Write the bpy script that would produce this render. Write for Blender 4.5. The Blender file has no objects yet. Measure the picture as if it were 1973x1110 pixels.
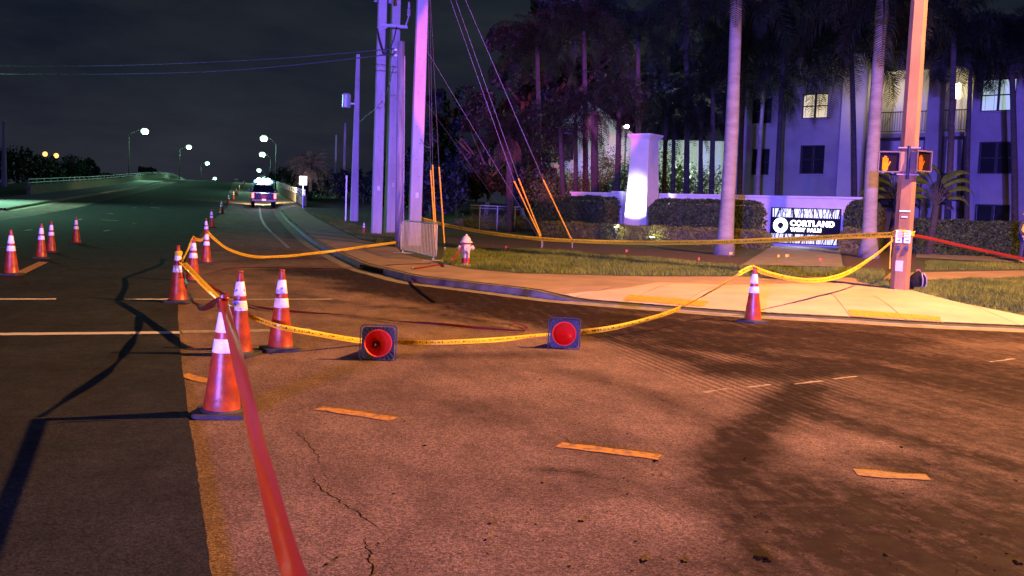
import bpy, bmesh, math, random
from mathutils import Vector, Matrix, noise
from mathutils.geometry import delaunay_2d_cdt
random.seed(7)
SC = bpy.context.scene
COL = SC.collection
R = math.radians

# ------------------------------------------------------------------ camera
FPX = 1850.0; ROLL = 0.038; CAMZ = 1.63
PITCH = math.atan(142*math.cos(ROLL)/FPX)
CM = Matrix.Rotation(math.pi/2-PITCH, 3, 'X') @ Matrix.Rotation(ROLL, 3, 'Z')
cd = bpy.data.cameras.new('camera'); cam = bpy.data.objects.new('camera', cd); COL.objects.link(cam)
cam.matrix_world = Matrix.Translation((0, 0, CAMZ)) @ CM.to_4x4()
cd.sensor_width = 36; cd.lens = FPX/1973*36; cd.clip_end = 3000; cd.clip_start = 0.1
SC.camera = cam
SC.view_settings.view_transform = 'Standard'; SC.view_settings.look = 'None'
SC.view_settings.exposure = 0; SC.view_settings.gamma = 1

# ------------------------------------------------------------------ night sky
W = bpy.data.worlds.new('World'); SC.world = W; W.use_nodes = True
nt = W.node_tree; nt.nodes.clear()
def wn(t, **k):
    n = nt.nodes.new(t)
    for a, b in k.items(): setattr(n, a, b)
    return n
tc = wn('ShaderNodeTexCoord'); mp = wn('ShaderNodeMapping'); mp.inputs['Scale'].default_value = (1, 1, 3.5)
nz = wn('ShaderNodeTexNoise'); nz.inputs['Scale'].default_value = 2.6; nz.inputs['Detail'].default_value = 6; nz.inputs['Roughness'].default_value = .62
cr = wn('ShaderNodeValToRGB'); cr.color_ramp.elements[0].position = .38; cr.color_ramp.elements[1].position = .68
cr.color_ramp.elements[0].color = (.0060, .0095, .0185, 1); cr.color_ramp.elements[1].color = (.020, .0255, .032, 1)
sep = wn('ShaderNodeSeparateXYZ'); gr = wn('ShaderNodeValToRGB')
gr.color_ramp.elements[0].position = .0; gr.color_ramp.elements[0].color = (.006, .0035, .007, 1)
gr.color_ramp.elements[1].position = .22; gr.color_ramp.elements[1].color = (0, 0, 0, 1)
ad = wn('ShaderNodeMix', data_type='RGBA', blend_type='ADD'); ad.inputs['Factor'].default_value = 1
bg = wn('ShaderNodeBackground'); bg.inputs['Strength'].default_value = .95; wo = wn('ShaderNodeOutputWorld')
L = nt.links.new
L(tc.outputs['Generated'], mp.inputs['Vector']); L(mp.outputs['Vector'], nz.inputs['Vector']); L(nz.outputs['Fac'], cr.inputs['Fac'])
L(tc.outputs['Generated'], sep.inputs[0]); L(sep.outputs['Z'], gr.inputs['Fac'])
L(cr.outputs['Color'], ad.inputs[6]); L(gr.outputs['Color'], ad.inputs[7]); L(ad.outputs[2], bg.inputs['Color']); L(bg.outputs[0], wo.inputs[0])

# ------------------------------------------------------------------ lamps of the place and added fill lamps
def lamp(name, kind, loc, power, color, size=.15, target=None, spot=60, blend=.4):
    l = bpy.data.lights.new(name, kind); o = bpy.data.objects.new(name, l); COL.objects.link(o)
    o.location = loc; l.energy = power; l.color = color; l.shadow_soft_size = size
    if kind == 'SPOT':
        l.spot_size = R(spot); l.spot_blend = blend
    if target is not None:
        o.rotation_euler = (Vector(target)-Vector(loc)).to_track_quat('-Z', 'Y').to_euler()
    return o
SODIUM = (1.0, .43, .13)
lamp('sodium_street_light', 'SPOT', (14, 13.5, 13), 50000, SODIUM, .18, (12, 14.5, 0), 152, .5)
lamp('green_street_light', 'SPOT', (-38, 62, 10), 17000, (.40, 1, .66), .2, (-27, 60, 0), 112, .9)
lamp('patrol_blue_light', 'POINT', (-12, -30, 3.2), 60000, (.15, .09, 1.0), .3)
def aim(o_, az, el, d=60): return (o_[0]+d*math.sin(R(az)), o_[1]+d*math.cos(R(az)), o_[2]+d*math.tan(R(el)))
lamp('patrol_blue_beam', 'SPOT', (-12, -30, 2.2), 480000, (.17, .10, 1.0), .25, aim((-12, -30, 2.2), 2.5, 10.5), 27, .4)
lamp('patrol_violet_beam', 'SPOT', (-10, -30, 2.2), 330000, (.17, .12, 1.0), .25, aim((-10, -30, 2.2), 19, 5.5), 27, .8)
lamp('patrol_red_light', 'SPOT', (-3, -30, 2.0), 300000, (1.0, .13, .42), .06, aim((-3, -30, 2.0), 2.95, 4.2), 8.2, .12)
lamp('patrol_headlights', 'SPOT', (-3.5, -19, 1.6), 15000, (1, .55, .42), .12, (-3.3, 10, .5), 31, .5)
lamp('tape_sheen_lamp', 'POINT', (1.2, -7, 5.2), 220, (.08, .9, 1.0), .15)  # unseen lamp added for a teal highlight on the near tape
lamp('sign_retro_spot', 'SPOT', (-4, -26, 2.2), 620000, (1, .93, 1), .05, (-16.55, 76.0, 3.4), 1.1, .3)  # added narrow spot, standing in for the white sign's retroreflection

# ------------------------------------------------------------------ projection helpers (photograph pixel -> place)
CAM = Vector((0, 0, CAMZ))
def ray(px, py):
    return (CM @ Vector(((px-986.5)/FPX, -(py-555)/FPX, -1))).normalized()
def at(px, py, y):                      # the point of the sight line at depth y
    d = ray(px, py); return CAM + d*(y/d.y)
D = ray(460, 393); D.z = 0; D.normalize()
N = Vector((D.y, -D.x, 0))
def st(x, y): return x*D.x+y*D.y, x*N.x+y*N.y
def xy(s, t): return Vector((D.x*s+N.x*t, D.y*s+N.y*t, 0))
PT = [(-80, 0), (30, 0), (40, .14), (50, .38), (60, .66), (81, 1.4), (111, 2.4), (130, 3.05), (175, 4.75), (215, 6.2), (260, 7.25), (300, 7.5), (340, 7.2), (420, 5), (600, 0), (2000, 0)]
def prof(s):
    if s <= PT[1][0]: return 0
    for i in range(len(PT)-1):
        if s <= PT[i+1][0]:
            x0, y0 = PT[i]; x1, y1 = PT[i+1]; h = x1-x0
            m0 = (y1-PT[i-1][1])/(x1-PT[i-1][0]) if i > 1 else 0
            m1 = (PT[i+2][1]-y0)/(PT[i+2][0]-x0) if i+2 < len(PT) else 0
            u = (s-x0)/h
            return (2*u**3-3*u*u+1)*y0+(u**3-2*u*u+u)*h*m0+(-2*u**3+3*u*u)*y1+(u**3-u*u)*h*m1
    return 0
def sm(a, b, x):
    u = max(0, min(1, (x-a)/(b-a))); return u*u*(3-2*u)
def HR(x, y):
    s, t = st(x, y)
    f = 1
    if t > 18: f = 1-sm(18, 60, t)
    if t < -24: f = 1-sm(24, 50, -t)
    return prof(s)*f
def march(px, py, H, far=420):
    d = ray(px, py); a = 1.0; b = a
    while b < far:
        b = a+max(.25, a*.01)
        p = CAM+d*b
        if p.z < H(p.x, p.y):
            for _ in range(24):
                m = (a+b)/2; p = CAM+d*m
                if p.z < H(p.x, p.y): b = m
                else: a = m
            return CAM+d*b
        a = b
    return CAM+d*far
def road(px, py): return march(px, py, HR)
# right kerb, traced along its foot
KPX = [(545, 417), (570, 442), (605, 471), (640, 490), (672, 506), (700, 519), (745, 531), (800, 545), (880, 555), (960, 565), (1030, 574), (1100, 582), (1200, 590), (1300, 598), (1450, 609), (1640, 619), (1750, 626), (1973, 636)]
KERB = [xy(s, 3.05) for s in (560, 480, 420, 380, 340, 300, 260, 220, 190, 160, 135, 115, 100, 90, 82)]
for p in KPX: KERB.append(road(*p))
KERB[:] = [Vector((p.x, p.y, 0)) for p in KERB]
last = KERB[-1]
KERB += [Vector((last.x+6, last.y-.2, 0)), Vector((last.x+20, last.y-1, 0)), Vector((last.x+90, last.y-5, 0))]
def smooth_line(pts, n=4):
    out = []
    for i in range(len(pts)-1):
        p0 = pts[max(0, i-1)]; p1 = pts[i]; p2 = pts[i+1]; p3 = pts[min(len(pts)-1, i+2)]
        for k in range(n):
            u = k/n
            out.append(.5*((2*p1)+(p2-p0)*u+(2*p0-5*p1+4*p2-p3)*u*u+(3*p1-p0-3*p2+p3)*u**3))
    out.append(pts[-1]); return out
KERB = [KERB[0]]+KERB[1:13]+smooth_line(KERB[13:-2], 3)+KERB[-2:]
RAMP0 = road(1075, 579); RAMP1 = Vector((last.x+1.5, last.y, 0))
def kd(x, y):                           # distance to the kerb line and nearest point
    best = 1e18; bp = None
    for i in range(len(KERB)-1):
        a = KERB[i]; b = KERB[i+1]; dx = b.x-a.x; dy = b.y-a.y
        u = ((x-a.x)*dx+(y-a.y)*dy)/(dx*dx+dy*dy); u = 0 if u < 0 else 1 if u > 1 else u
        qx = a.x+dx*u-x; qy = a.y+dy*u-y; q = qx*qx+qy*qy
        if q < best: best = q; bp = (a.x+dx*u, a.y+dy*u)
    return math.sqrt(best), bp
def kh(bx):                             # kerb height along the line (dropped at the ramps)
    return .15-.125*sm(RAMP0.x-.6, RAMP0.x+.5, bx)+.1*sm(RAMP1.x, RAMP1.x+1.2, bx)
def HL(x, y):
    d, bp = kd(x, y)
    k = kh(bp[0])
    k2 = k+(.15-k)*min(1, d/2.0)
    return HR(x, y)+k2+.028*min(d, 36)
def land(px, py): return march(px, py, HL)

# ------------------------------------------------------------------ materials
def M(name, col, rough=.7, metal=0, var=.15, scale=8, col2=None, bump=0, bscale=40, emit=None, estr=0, spec=.5, coat=0, detail=4, stretch=None):
    m = bpy.data.materials.new(name); m.use_nodes = True; t = m.node_tree; b = t.nodes['Principled BSDF']
    b.inputs['Roughness'].default_value = rough; b.inputs['Metallic'].default_value = metal
    b.inputs['Specular IOR Level'].default_value = spec; b.inputs['Coat Weight'].default_value = coat
    tcn = t.nodes.new('ShaderNodeTexCoord'); n = t.nodes.new('ShaderNodeTexNoise')
    n.inputs['Scale'].default_value = scale; n.inputs['Detail'].default_value = detail; n.inputs['Roughness'].default_value = .6
    src = tcn.outputs['Object']
    if stretch:
        mpn = t.nodes.new('ShaderNodeMapping'); mpn.inputs['Scale'].default_value = stretch; t.links.new(src, mpn.inputs[0]); src = mpn.outputs[0]
    t.links.new(src, n.inputs['Vector'])
    r = t.nodes.new('ShaderNodeValToRGB'); r.color_ramp.elements[0].position = .32; r.color_ramp.elements[1].position = .68
    c2 = col2 or tuple(min(1, c*(1+var)) for c in col)
    c1 = tuple(c*(1-var) for c in col) if not col2 else col
    r.color_ramp.elements[0].color = (*c1, 1); r.color_ramp.elements[1].color = (*c2, 1)
    t.links.new(n.outputs['Fac'], r.inputs['Fac']); t.links.new(r.outputs['Color'], b.inputs['Base Color'])
    if bump:
        n2 = t.nodes.new('ShaderNodeTexNoise'); n2.inputs['Scale'].default_value = bscale; n2.inputs['Detail'].default_value = 5
        t.links.new(src, n2.inputs['Vector']); bn = t.nodes.new('ShaderNodeBump'); bn.inputs['Strength'].default_value = bump; bn.inputs['Distance'].default_value = .02
        t.links.new(n2.outputs['Fac'], bn.inputs['Height']); t.links.new(bn.outputs[0], b.inputs['Normal'])
    if emit:
        b.inputs['Emission Color'].default_value = (*emit, 1); b.inputs['Emission Strength'].default_value = estr
    return m
def nodes(m): return m.node_tree, m.node_tree.nodes['Principled BSDF']

def road_mat(name, base, grit, attr=True, gs=150, lo=.75):
    m = bpy.data.materials.new(name); m.use_nodes = True; t = m.node_tree; b = t.nodes['Principled BSDF']; l = t.links.new
    def nn(ty, **k):
        n = t.nodes.new(ty)
        for a, v in k.items(): setattr(n, a, v)
        return n
    def noi(scale, det, src, rough=.6):
        n = nn('ShaderNodeTexNoise'); n.inputs['Scale'].default_value = scale; n.inputs['Detail'].default_value = det; n.inputs['Roughness'].default_value = rough
        l(src, n.inputs['Vector']); return n.outputs['Fac']
    def ramp(src, a, b_, c0, c1):
        n = nn('ShaderNodeValToRGB'); e = n.color_ramp.elements; e[0].position = a; e[1].position = b_; e[0].color = (*c0, 1); e[1].color = (*c1, 1); l(src, n.inputs['Fac']); return n.outputs['Color']
    def mixc(fac, a, b_, mode='MIX'):
        n = nn('ShaderNodeMix', data_type='RGBA', blend_type=mode)
        if isinstance(fac, float): n.inputs['Factor'].default_value = fac
        else: l(fac, n.inputs['Factor'])
        l(a, n.inputs[6]) if not isinstance(a, tuple) else setattr(n.inputs[6], 'default_value', (*a, 1))
        l(b_, n.inputs[7]) if not isinstance(b_, tuple) else setattr(n.inputs[7], 'default_value', (*b_, 1))
        return n.outputs[2]
    o = nn('ShaderNodeTexCoord').outputs['Object']
    big = ramp(noi(.55, 6, o), .3, .7, tuple(c*lo for c in base), tuple(c*1.2 for c in base)); g2 = ramp(noi(105, 4, o, .8), .38, .64, ((grit[0]-.1),)*3, ((grit[1]+.15),)*3); big = mixc(1.0, big, g2, 'MULTIPLY')
    for vs_, lo_, hi_ in ((75, .62, 1.45), (150, .7, 1.35)):
        vc = nn('ShaderNodeTexVoronoi'); vc.inputs['Scale'].default_value = vs_; l(o, vc.inputs['Vector']); sx_ = nn('ShaderNodeSeparateColor'); l(vc.outputs['Color'], sx_.inputs[0]); agg = ramp(sx_.outputs[0], .1, .9, (lo_,)*3, (hi_,)*3); big = mixc(1.0, big, agg, 'MULTIPLY')
    fine = ramp(noi(gs, 3, o, .8), .35, .72, (grit[0],)*3, (grit[1],)*3)
    c = mixc(1.0, big, fine, 'MULTIPLY')
    # mottled wear, stretched along the wheel paths
    mpn = nn('ShaderNodeMapping'); rot = nn('ShaderNodeMapping'); rot.inputs['Rotation'].default_value = (0, 0, MILLROT); l(o, rot.inputs[0]); mpn.inputs['Scale'].default_value = (.6, 1.5, 1); l(rot.outputs[0], mpn.inputs[0])
    wear = ramp(noi(1.6, 8, mpn.outputs[0], .65), .38, .66, (.72,)*3, (1.12,)*3); c = mixc(1.0, c, wear, 'MULTIPLY')
    vor = nn('ShaderNodeTexVoronoi'); vor.inputs['Scale'].default_value = 34; l(o, vor.inputs['Vector'])
    chip = ramp(vor.outputs['Distance'], .06, .13, (1.9,)*3 if attr else (2.6,)*3, (1,)*3)
    sel = ramp(noi(13, 2, o), .55, .62, (0,)*3, (1,)*3)
    chips = mixc(sel, (1, 1, 1), chip); c = mixc(1.0, c, chips, 'MULTIPLY')
    hsrc = fine
    if attr:
        at_ = nn('ShaderNodeAttribute'); at_.attribute_name = 'stain'
        mp2 = nn('ShaderNodeMapping'); mp2.inputs['Scale'].default_value = (.8, 4.2, 1); l(rot.outputs[0], mp2.inputs[0])
        sn = noi(1.7, 12, mp2.outputs[0], .8)
        ma = nn('ShaderNodeMath', operation='MULTIPLY_ADD'); l(sn, ma.inputs[0]); ma.inputs[1].default_value = 4.6; ma.inputs[2].default_value = -2.2
        iso = noi(7, 10, o, .8); av = nn('ShaderNodeMath', operation='ADD'); l(sn, av.inputs[0]); l(iso, av.inputs[1]); hf = nn('ShaderNodeMath', operation='MULTIPLY'); l(av.outputs[0], hf.inputs[0]); hf.inputs[1].default_value = .5; l(hf.outputs[0], ma.inputs[0])
        sq = nn('ShaderNodeMath', operation='POWER'); l(at_.outputs['Fac'], sq.inputs[0]); sq.inputs[1].default_value = .6
        mb = nn('ShaderNodeMath', operation='MULTIPLY'); l(ma.outputs[0], mb.inputs[0]); l(sq.outputs[0], mb.inputs[1])
        sgt = nn('ShaderNodeMath', operation='MULTIPLY_ADD'); l(at_.outputs['Fac'], sgt.inputs[0]); sgt.inputs[1].default_value = .95; l(mb.outputs[0], sgt.inputs[2]); sgt.use_clamp = True
        c = mixc(sgt.outputs[0], c, (.019, .010, .008))
        am = nn('ShaderNodeAttribute'); am.attribute_name = 'milled'
        mp3 = nn('ShaderNodeMapping'); mp3.inputs['Rotation'].default_value = (0, 0, MILLROT); l(o, mp3.inputs[0])
        wv = nn('ShaderNodeTexWave', wave_type='BANDS', bands_direction='Y'); wv.inputs['Scale'].default_value = 3.0; wv.inputs['Distortion'].default_value = .5; wv.inputs['Detail'].default_value = 2; l(mp3.outputs[0], wv.inputs['Vector'])
        wr = ramp(wv.outputs['Fac'], .25, .75, (.5,)*3, (1.15,)*3); wm = mixc(am.outputs['Fac'], (1, 1, 1), wr); c = mixc(1.0, c, wm, 'MULTIPLY')
        l(sgt.outputs[0], nn('ShaderNodeMath').inputs[0])
    l(c, b.inputs['Base Color'])
    rr = ramp(noi(5, 4, o), .3, .7, (.7,)*3, (.92,)*3); l(rr, b.inputs['Roughness'])
    b.inputs['Specular IOR Level'].default_value = .1
    bp = nn('ShaderNodeBump'); bp.inputs['Strength'].default_value = .5; bp.inputs['Distance'].default_value = .003; l(fine, bp.inputs['Height']); l(bp.outputs[0], b.inputs['Normal'])
    return m
q0 = road(1150, 655); q1 = road(1480, 790)
MILLROT = -math.atan2(q1.y-q0.y, q1.x-q0.x)
m_old = road_mat('old_pavement', (.178, .122, .105), (.62, 1.42))
m_new = road_mat('dark_asphalt', (.023, .025, .028), (.66, 1.4), attr=False, gs=190)
m_conc = M('sidewalk_concrete', (.24, .165, .11), .85, 0, .22, 1.1, col2=(.38, .27, .185), detail=9, bump=.3, bscale=60)
m_ramp = M('ramp_concrete', (.40, .30, .22), .85, 0, .12, .9, col2=(.55, .43, .33), detail=9, bump=.2, bscale=60)
m_kerb = M('kerb_concrete', (.23, .20, .14), .85, 0, .3, 3, bump=.3, bscale=50)
m_grass = M('turf', (.038, .044, .010), .95, 0, .3, 2.2, col2=(.085, .09, .018), bump=.6, bscale=30)
m_blade = M('grass_blades', (.075, .12, .012), .8, 0, .4, .8, col2=(.21, .25, .03))
m_mulch = M('mulch', (.05, .028, .018), .95, 0, .4, 9, col2=(.13, .08, .055), bump=.8, bscale=35)
m_path = M('path_concrete', (.24, .21, .19), .85, 0, .2, 2, bump=.2)
m_white = M('white_road_paint', (.52, .50, .46), .7, 0, .3, 14, col2=(.60, .58, .54), bump=.3, bscale=90)
m_worn = M('worn_white_paint', (.16, .14, .125), .8, 0, .3, 18, col2=(.42, .38, .34))
m_yel = M('yellow_road_paint', (.20, .12, .07), .7, 0, .3, 16, col2=(.52, .25, .03), detail=8)
m_yel.node_tree.nodes['Color Ramp'].color_ramp.elements[0].position = .40; m_yel.node_tree.nodes['Color Ramp'].color_ramp.elements[1].position = .54
m_yworn = M('worn_yellow_paint', (.18, .12, .05), .8, 0, .3, 22, col2=(.42, .24, .06))
m_tact = M('tactile_yellow', (.62, .30, .02), .7, 0, .15, 12)
m_crack = M('crack_dark', (.010, .006, .002), 1, 0, .1, 10, spec=.03)
m_joint = M('joint_grime', (.10, .08, .06), .9)
m_cone = M('cone_orange', (.19, .026, .010), .4, 0, .2, 9, col2=(.50, .065, .010), detail=8, bump=.12, bscale=30, spec=.6)
m_conein = M('cone_inner_orange', (.92, .055, .02), .5, 0, .12, 7)
m_refl = M('reflective_white', (.88, .86, .90), .35, .0, .1, 38, col2=(.98, .97, 1.0), bump=.2, bscale=60)
m_refl2 = M('scuffed_reflective_white', (.20, .16, .28), .4, .0, .1, 21, col2=(.98, .97, 1.0), bump=.2, bscale=60)
for mm in (m_refl2,): mm.node_tree.nodes['Color Ramp'].color_ramp.elements[0].position = .36; mm.node_tree.nodes['Color Ramp'].color_ramp.elements[1].position = .45
m_rub = M('black_rubber', (.022, .022, .024), .75, 0, .35, 9, col2=(.05, .048, .045), bump=.3, bscale=40)
m_polec = M('pole_concrete', (.30, .27, .27), .85, 0, .16, 1.9, col2=(.44, .41, .40), detail=10, bump=.25, bscale=30, stretch=(1, 1, .25))
m_polep = M('signal_pole_paint', (.24, .13, .045), .8, 0, .25, 2.2, bump=.12, bscale=40, stretch=(1, 1, .4))
m_wood = M('utility_pole_wood', (.16, .13, .12), .85, 0, .3, 3, col2=(.34, .29, .27), bump=.6, bscale=18, stretch=(6, 6, .35))
m_galv = M('galvanised_steel', (.46, .46, .48), .4, .3, .15, 12)
m_dark = M('dark_metal', (.03, .03, .032), .5, .3, .2, 10)
m_wire = M('wire_steel', (.16, .15, .16), .5, .6, .1, 10)
m_cable = M('cable_black', (.02, .02, .022), .6, 0, .1, 10)
m_guard = M('guy_guard_yellow', (.85, .42, .02), .45, 0, .12, 5)
m_stucco = M('stucco', (.19, .17, .17), .9, 0, .1, .7, col2=(.27, .25, .26), detail=10, bump=.25, bscale=45)
m_stucco2 = M('cream_lit_stucco', (.42, .38, .32), .9, 0, .08, .9, bump=.2, bscale=45)
m_wallw = M('wall_white_stucco', (.58, .55, .56), .85, 0, .1, 1.1, bump=.2, bscale=45)
m_frame = M('window_frame_bronze', (.018, .015, .014), .45, .2, .1, 10)
m_glass = M('window_glass_dark', (.012, .012, .018), .08, 0, .1, 3, spec=.8)
m_roof = M('roof_dark', (.03, .025, .022), .8, 0, .25, 6)
m_litw = M('lit_window', (.5, .45, .3), .6, 0, .1, 2, emit=(1, .84, .38), estr=.72)
m_litb = M('lit_window_cool', (.4, .45, .45), .6, 0, .1, 2, emit=(.62, .85, .80), estr=.55)
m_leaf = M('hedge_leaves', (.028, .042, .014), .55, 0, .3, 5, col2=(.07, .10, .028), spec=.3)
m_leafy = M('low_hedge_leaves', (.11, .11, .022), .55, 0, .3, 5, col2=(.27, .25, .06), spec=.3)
m_shrub = M('shrub_leaves', (.05, .08, .02), .5, 0, .3, 3, col2=(.13, .19, .04), spec=.3)
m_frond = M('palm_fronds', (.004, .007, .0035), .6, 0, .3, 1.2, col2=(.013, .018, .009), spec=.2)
m_dead = M('dry_fronds', (.07, .05, .03), .8, 0, .3, 2, col2=(.14, .10, .065))
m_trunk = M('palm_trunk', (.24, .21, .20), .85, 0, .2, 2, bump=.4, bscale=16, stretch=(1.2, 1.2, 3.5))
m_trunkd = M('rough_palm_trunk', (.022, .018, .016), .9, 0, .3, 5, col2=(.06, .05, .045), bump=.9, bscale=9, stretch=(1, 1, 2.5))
m_bark = M('bark', (.09, .07, .055), .9, 0, .3, 5, bump=.8, bscale=20)
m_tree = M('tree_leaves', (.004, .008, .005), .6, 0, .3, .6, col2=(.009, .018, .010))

# tape: yellow with a line of black print, and red
def tape_mat(name, col, print_=None, trans=.15):
    m = M(name, col, .32, 0, .12, 30, spec=.6); t, b = nodes(m); l = t.links.new
    if print_:
        uv = t.nodes.new('ShaderNodeUVMap'); br = t.nodes.new('ShaderNodeTexBrick'); mpn = t.nodes.new('ShaderNodeMapping')
        mpn.inputs['Scale'].default_value = (16, 1, 1); l(uv.outputs[0], mpn.inputs[0])
        n = t.nodes.new('ShaderNodeTexNoise'); n.inputs['Scale'].default_value = 2.3; n.inputs['Detail'].default_value = 1
        mq = t.nodes.new('ShaderNodeMapping'); mq.inputs['Scale'].default_value = (22, 1.2, 1); l(uv.outputs[0], mq.inputs[0]); l(mq.outputs[0], n.inputs['Vector'])
        s = t.nodes.new('ShaderNodeSeparateXYZ'); l(uv.outputs[0], s.inputs[0])
        a = t.nodes.new('ShaderNodeMath'); a.operation = 'SUBTRACT'; l(s.outputs['Y'], a.inputs[0]); a.inputs[1].default_value = .5
        ab = t.nodes.new('ShaderNodeMath'); ab.operation = 'ABSOLUTE'; l(a.outputs[0], ab.inputs[0])
        lt = t.nodes.new('ShaderNodeMath'); lt.operation = 'LESS_THAN'; l(ab.outputs[0], lt.inputs[0]); lt.inputs[1].default_value = .24
        g = t.nodes.new('ShaderNodeMath'); g.operation = 'GREATER_THAN'; l(n.outputs['Fac'], g.inputs[0]); g.inputs[1].default_value = .54
        mu = t.nodes.new('ShaderNodeMath'); mu.operation = 'MULTIPLY'; l(lt.outputs[0], mu.inputs[0]); l(g.outputs[0], mu.inputs[1])
        mx = t.nodes.new('ShaderNodeMix'); mx.data_type = 'RGBA'; l(mu.outputs[0], mx.inputs['Factor']); l(t.nodes['Color Ramp'].outputs[0], mx.inputs[6]); mx.inputs[7].default_value = (*print_, 1)
        l(mx.outputs[2], b.inputs['Base Color'])
    return m
m_tapey = tape_mat('yellow_caution_tape', (.92, .60, .02), (.10, .06, .01))
m_taper = tape_mat('red_danger_tape', (.19, .018, .012))

# ------------------------------------------------------------------ mesh helpers
def mesh(name, vs, fs, mat=None, parent=None, smooth=False, uvs=None):
    me = bpy.data.meshes.new(name); me.from_pydata([tuple(v) for v in vs], [], fs); me.update()
    if uvs:
        ul = me.uv_layers.new(name='UVMap')
        for p in me.polygons:
            for li, vi in zip(p.loop_indices, p.vertices): ul.data[li].uv = uvs[vi]
    if smooth:
        for p in me.polygons: p.use_smooth = True
    if mat: me.materials.append(mat)
    o = bpy.data.objects.new(name, me); COL.objects.link(o)
    if parent: o.parent = parent
    return o
class MB:
    def __init__(s): s.v = []; s.f = []
    def add(s, vs, fs):
        b = len(s.v); s.v += [Vector(v) for v in vs]; s.f += [tuple(i+b for i in f) for f in fs]; return s
    def box(s, c, d, rot=0, M_=None):
        x, y, z = d[0]/2, d[1]/2, d[2]/2; c = Vector(c)
        vs = [Vector((a*x, b*y, e*z)) for a, b, e in ((-1, -1, -1), (1, -1, -1), (1, 1, -1), (-1, 1, -1), (-1, -1, 1), (1, -1, 1), (1, 1, 1), (-1, 1, 1))]
        if M_: vs = [M_ @ v for v in vs]
        elif rot: vs = [Matrix.Rotation(rot, 3, 'Z') @ v for v in vs]
        return s.add([v+c for v in vs], [(0, 3, 2, 1), (4, 5, 6, 7), (0, 1, 5, 4), (1, 2, 6, 5), (2, 3, 7, 6), (3, 0, 4, 7)])
    def lathe(s, prof_, n=24, c=(0, 0, 0), axis=None, caps=True):
        c = Vector(c); q = Vector((0, 0, 1)).rotation_difference(Vector(axis)) if axis else None
        vs = []; fs = []
        for (r, z) in prof_:
            for k in range(n):
                a = 2*math.pi*k/n; v = Vector((r*math.cos(a), r*math.sin(a), z))
                if q: v = q @ v
                vs.append(v+c)
        for i in range(len(prof_)-1):
            for k in range(n):
                fs.append((i*n+k, i*n+(k+1) % n, (i+1)*n+(k+1) % n, (i+1)*n+k))
        if caps:
            fs.append(tuple(range(n-1, -1, -1))); fs.append(tuple((len(prof_)-1)*n+k for k in range(n)))
        return s.add(vs, fs)
    def tube(s, pts, r, n=8, caps=True):
        pts = [Vector(p) for p in pts]; rs = r if isinstance(r, (list, tuple)) else [r]*len(pts)
        vs = []; fs = []; u = None
        for i, p in enumerate(pts):
            t = (pts[min(i+1, len(pts)-1)]-pts[max(i-1, 0)]).normalized()
            if u is None: u = t.orthogonal().normalized()
            u = (u-t*u.dot(t)).normalized(); w = t.cross(u)
            for k in range(n):
                a = 2*math.pi*k/n; vs.append(p+(u*math.cos(a)+w*math.sin(a))*rs[i])
        for i in range(len(pts)-1):
            for k in range(n): fs.append((i*n+k, i*n+(k+1) % n, (i+1)*n+(k+1) % n, (i+1)*n+k))
        if caps: fs.append(tuple(range(n-1, -1, -1))); fs.append(tuple((len(pts)-1)*n+k for k in range(n)))
        return s.add(vs, fs)
    def prism(s, poly, z0, z1):          # polygon in xy extruded
        n = len(poly)
        return s.add([(x, y, z0) for x, y in poly]+[(x, y, z1) for x, y in poly],
                     [tuple(range(n-1, -1, -1)), tuple(range(n, 2*n))]+[(i, (i+1) % n, n+(i+1) % n, n+i) for i in range(n)])
    def build(s, name, mat, parent=None, smooth=False, bevel=0):
        o = mesh(name, s.v, s.f, mat, parent, smooth)
        if bevel:
            b = o.modifiers.new('bevel', 'BEVEL'); b.width = bevel; b.segments = 2; b.limit_method = 'ANGLE'
        return o
def tag(o, label=None, cat=None, group=None, kind=None):
    for k, v in (('label', label), ('category', cat), ('group', group), ('kind', kind)):
        if v: o[k] = v
    return o
def empty(name, loc, rz=0, label=None, cat=None, group=None):
    o = bpy.data.objects.new(name, None); COL.objects.link(o); o.location = loc; o.rotation_euler = (0, 0, rz); o.empty_display_size = .2
    return tag(o, label, cat, group)
def kids(o): return [c for c in COL.objects if c.parent == o]
def copy_tree(o, parent=None):
    c = o.copy(); COL.objects.link(c); c.parent = parent
    for ch in kids(o):
        copy_tree(ch, c)
    return c
def inpoly(x, y, poly):
    c = False; n = len(poly)
    for i in range(n):
        a = poly[i]; b = poly[i-1]
        if (a.y > y) != (b.y > y) and x < (b.x-a.x)*(y-a.y)/(b.y-a.y)+a.x: c = not c
    return c
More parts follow.
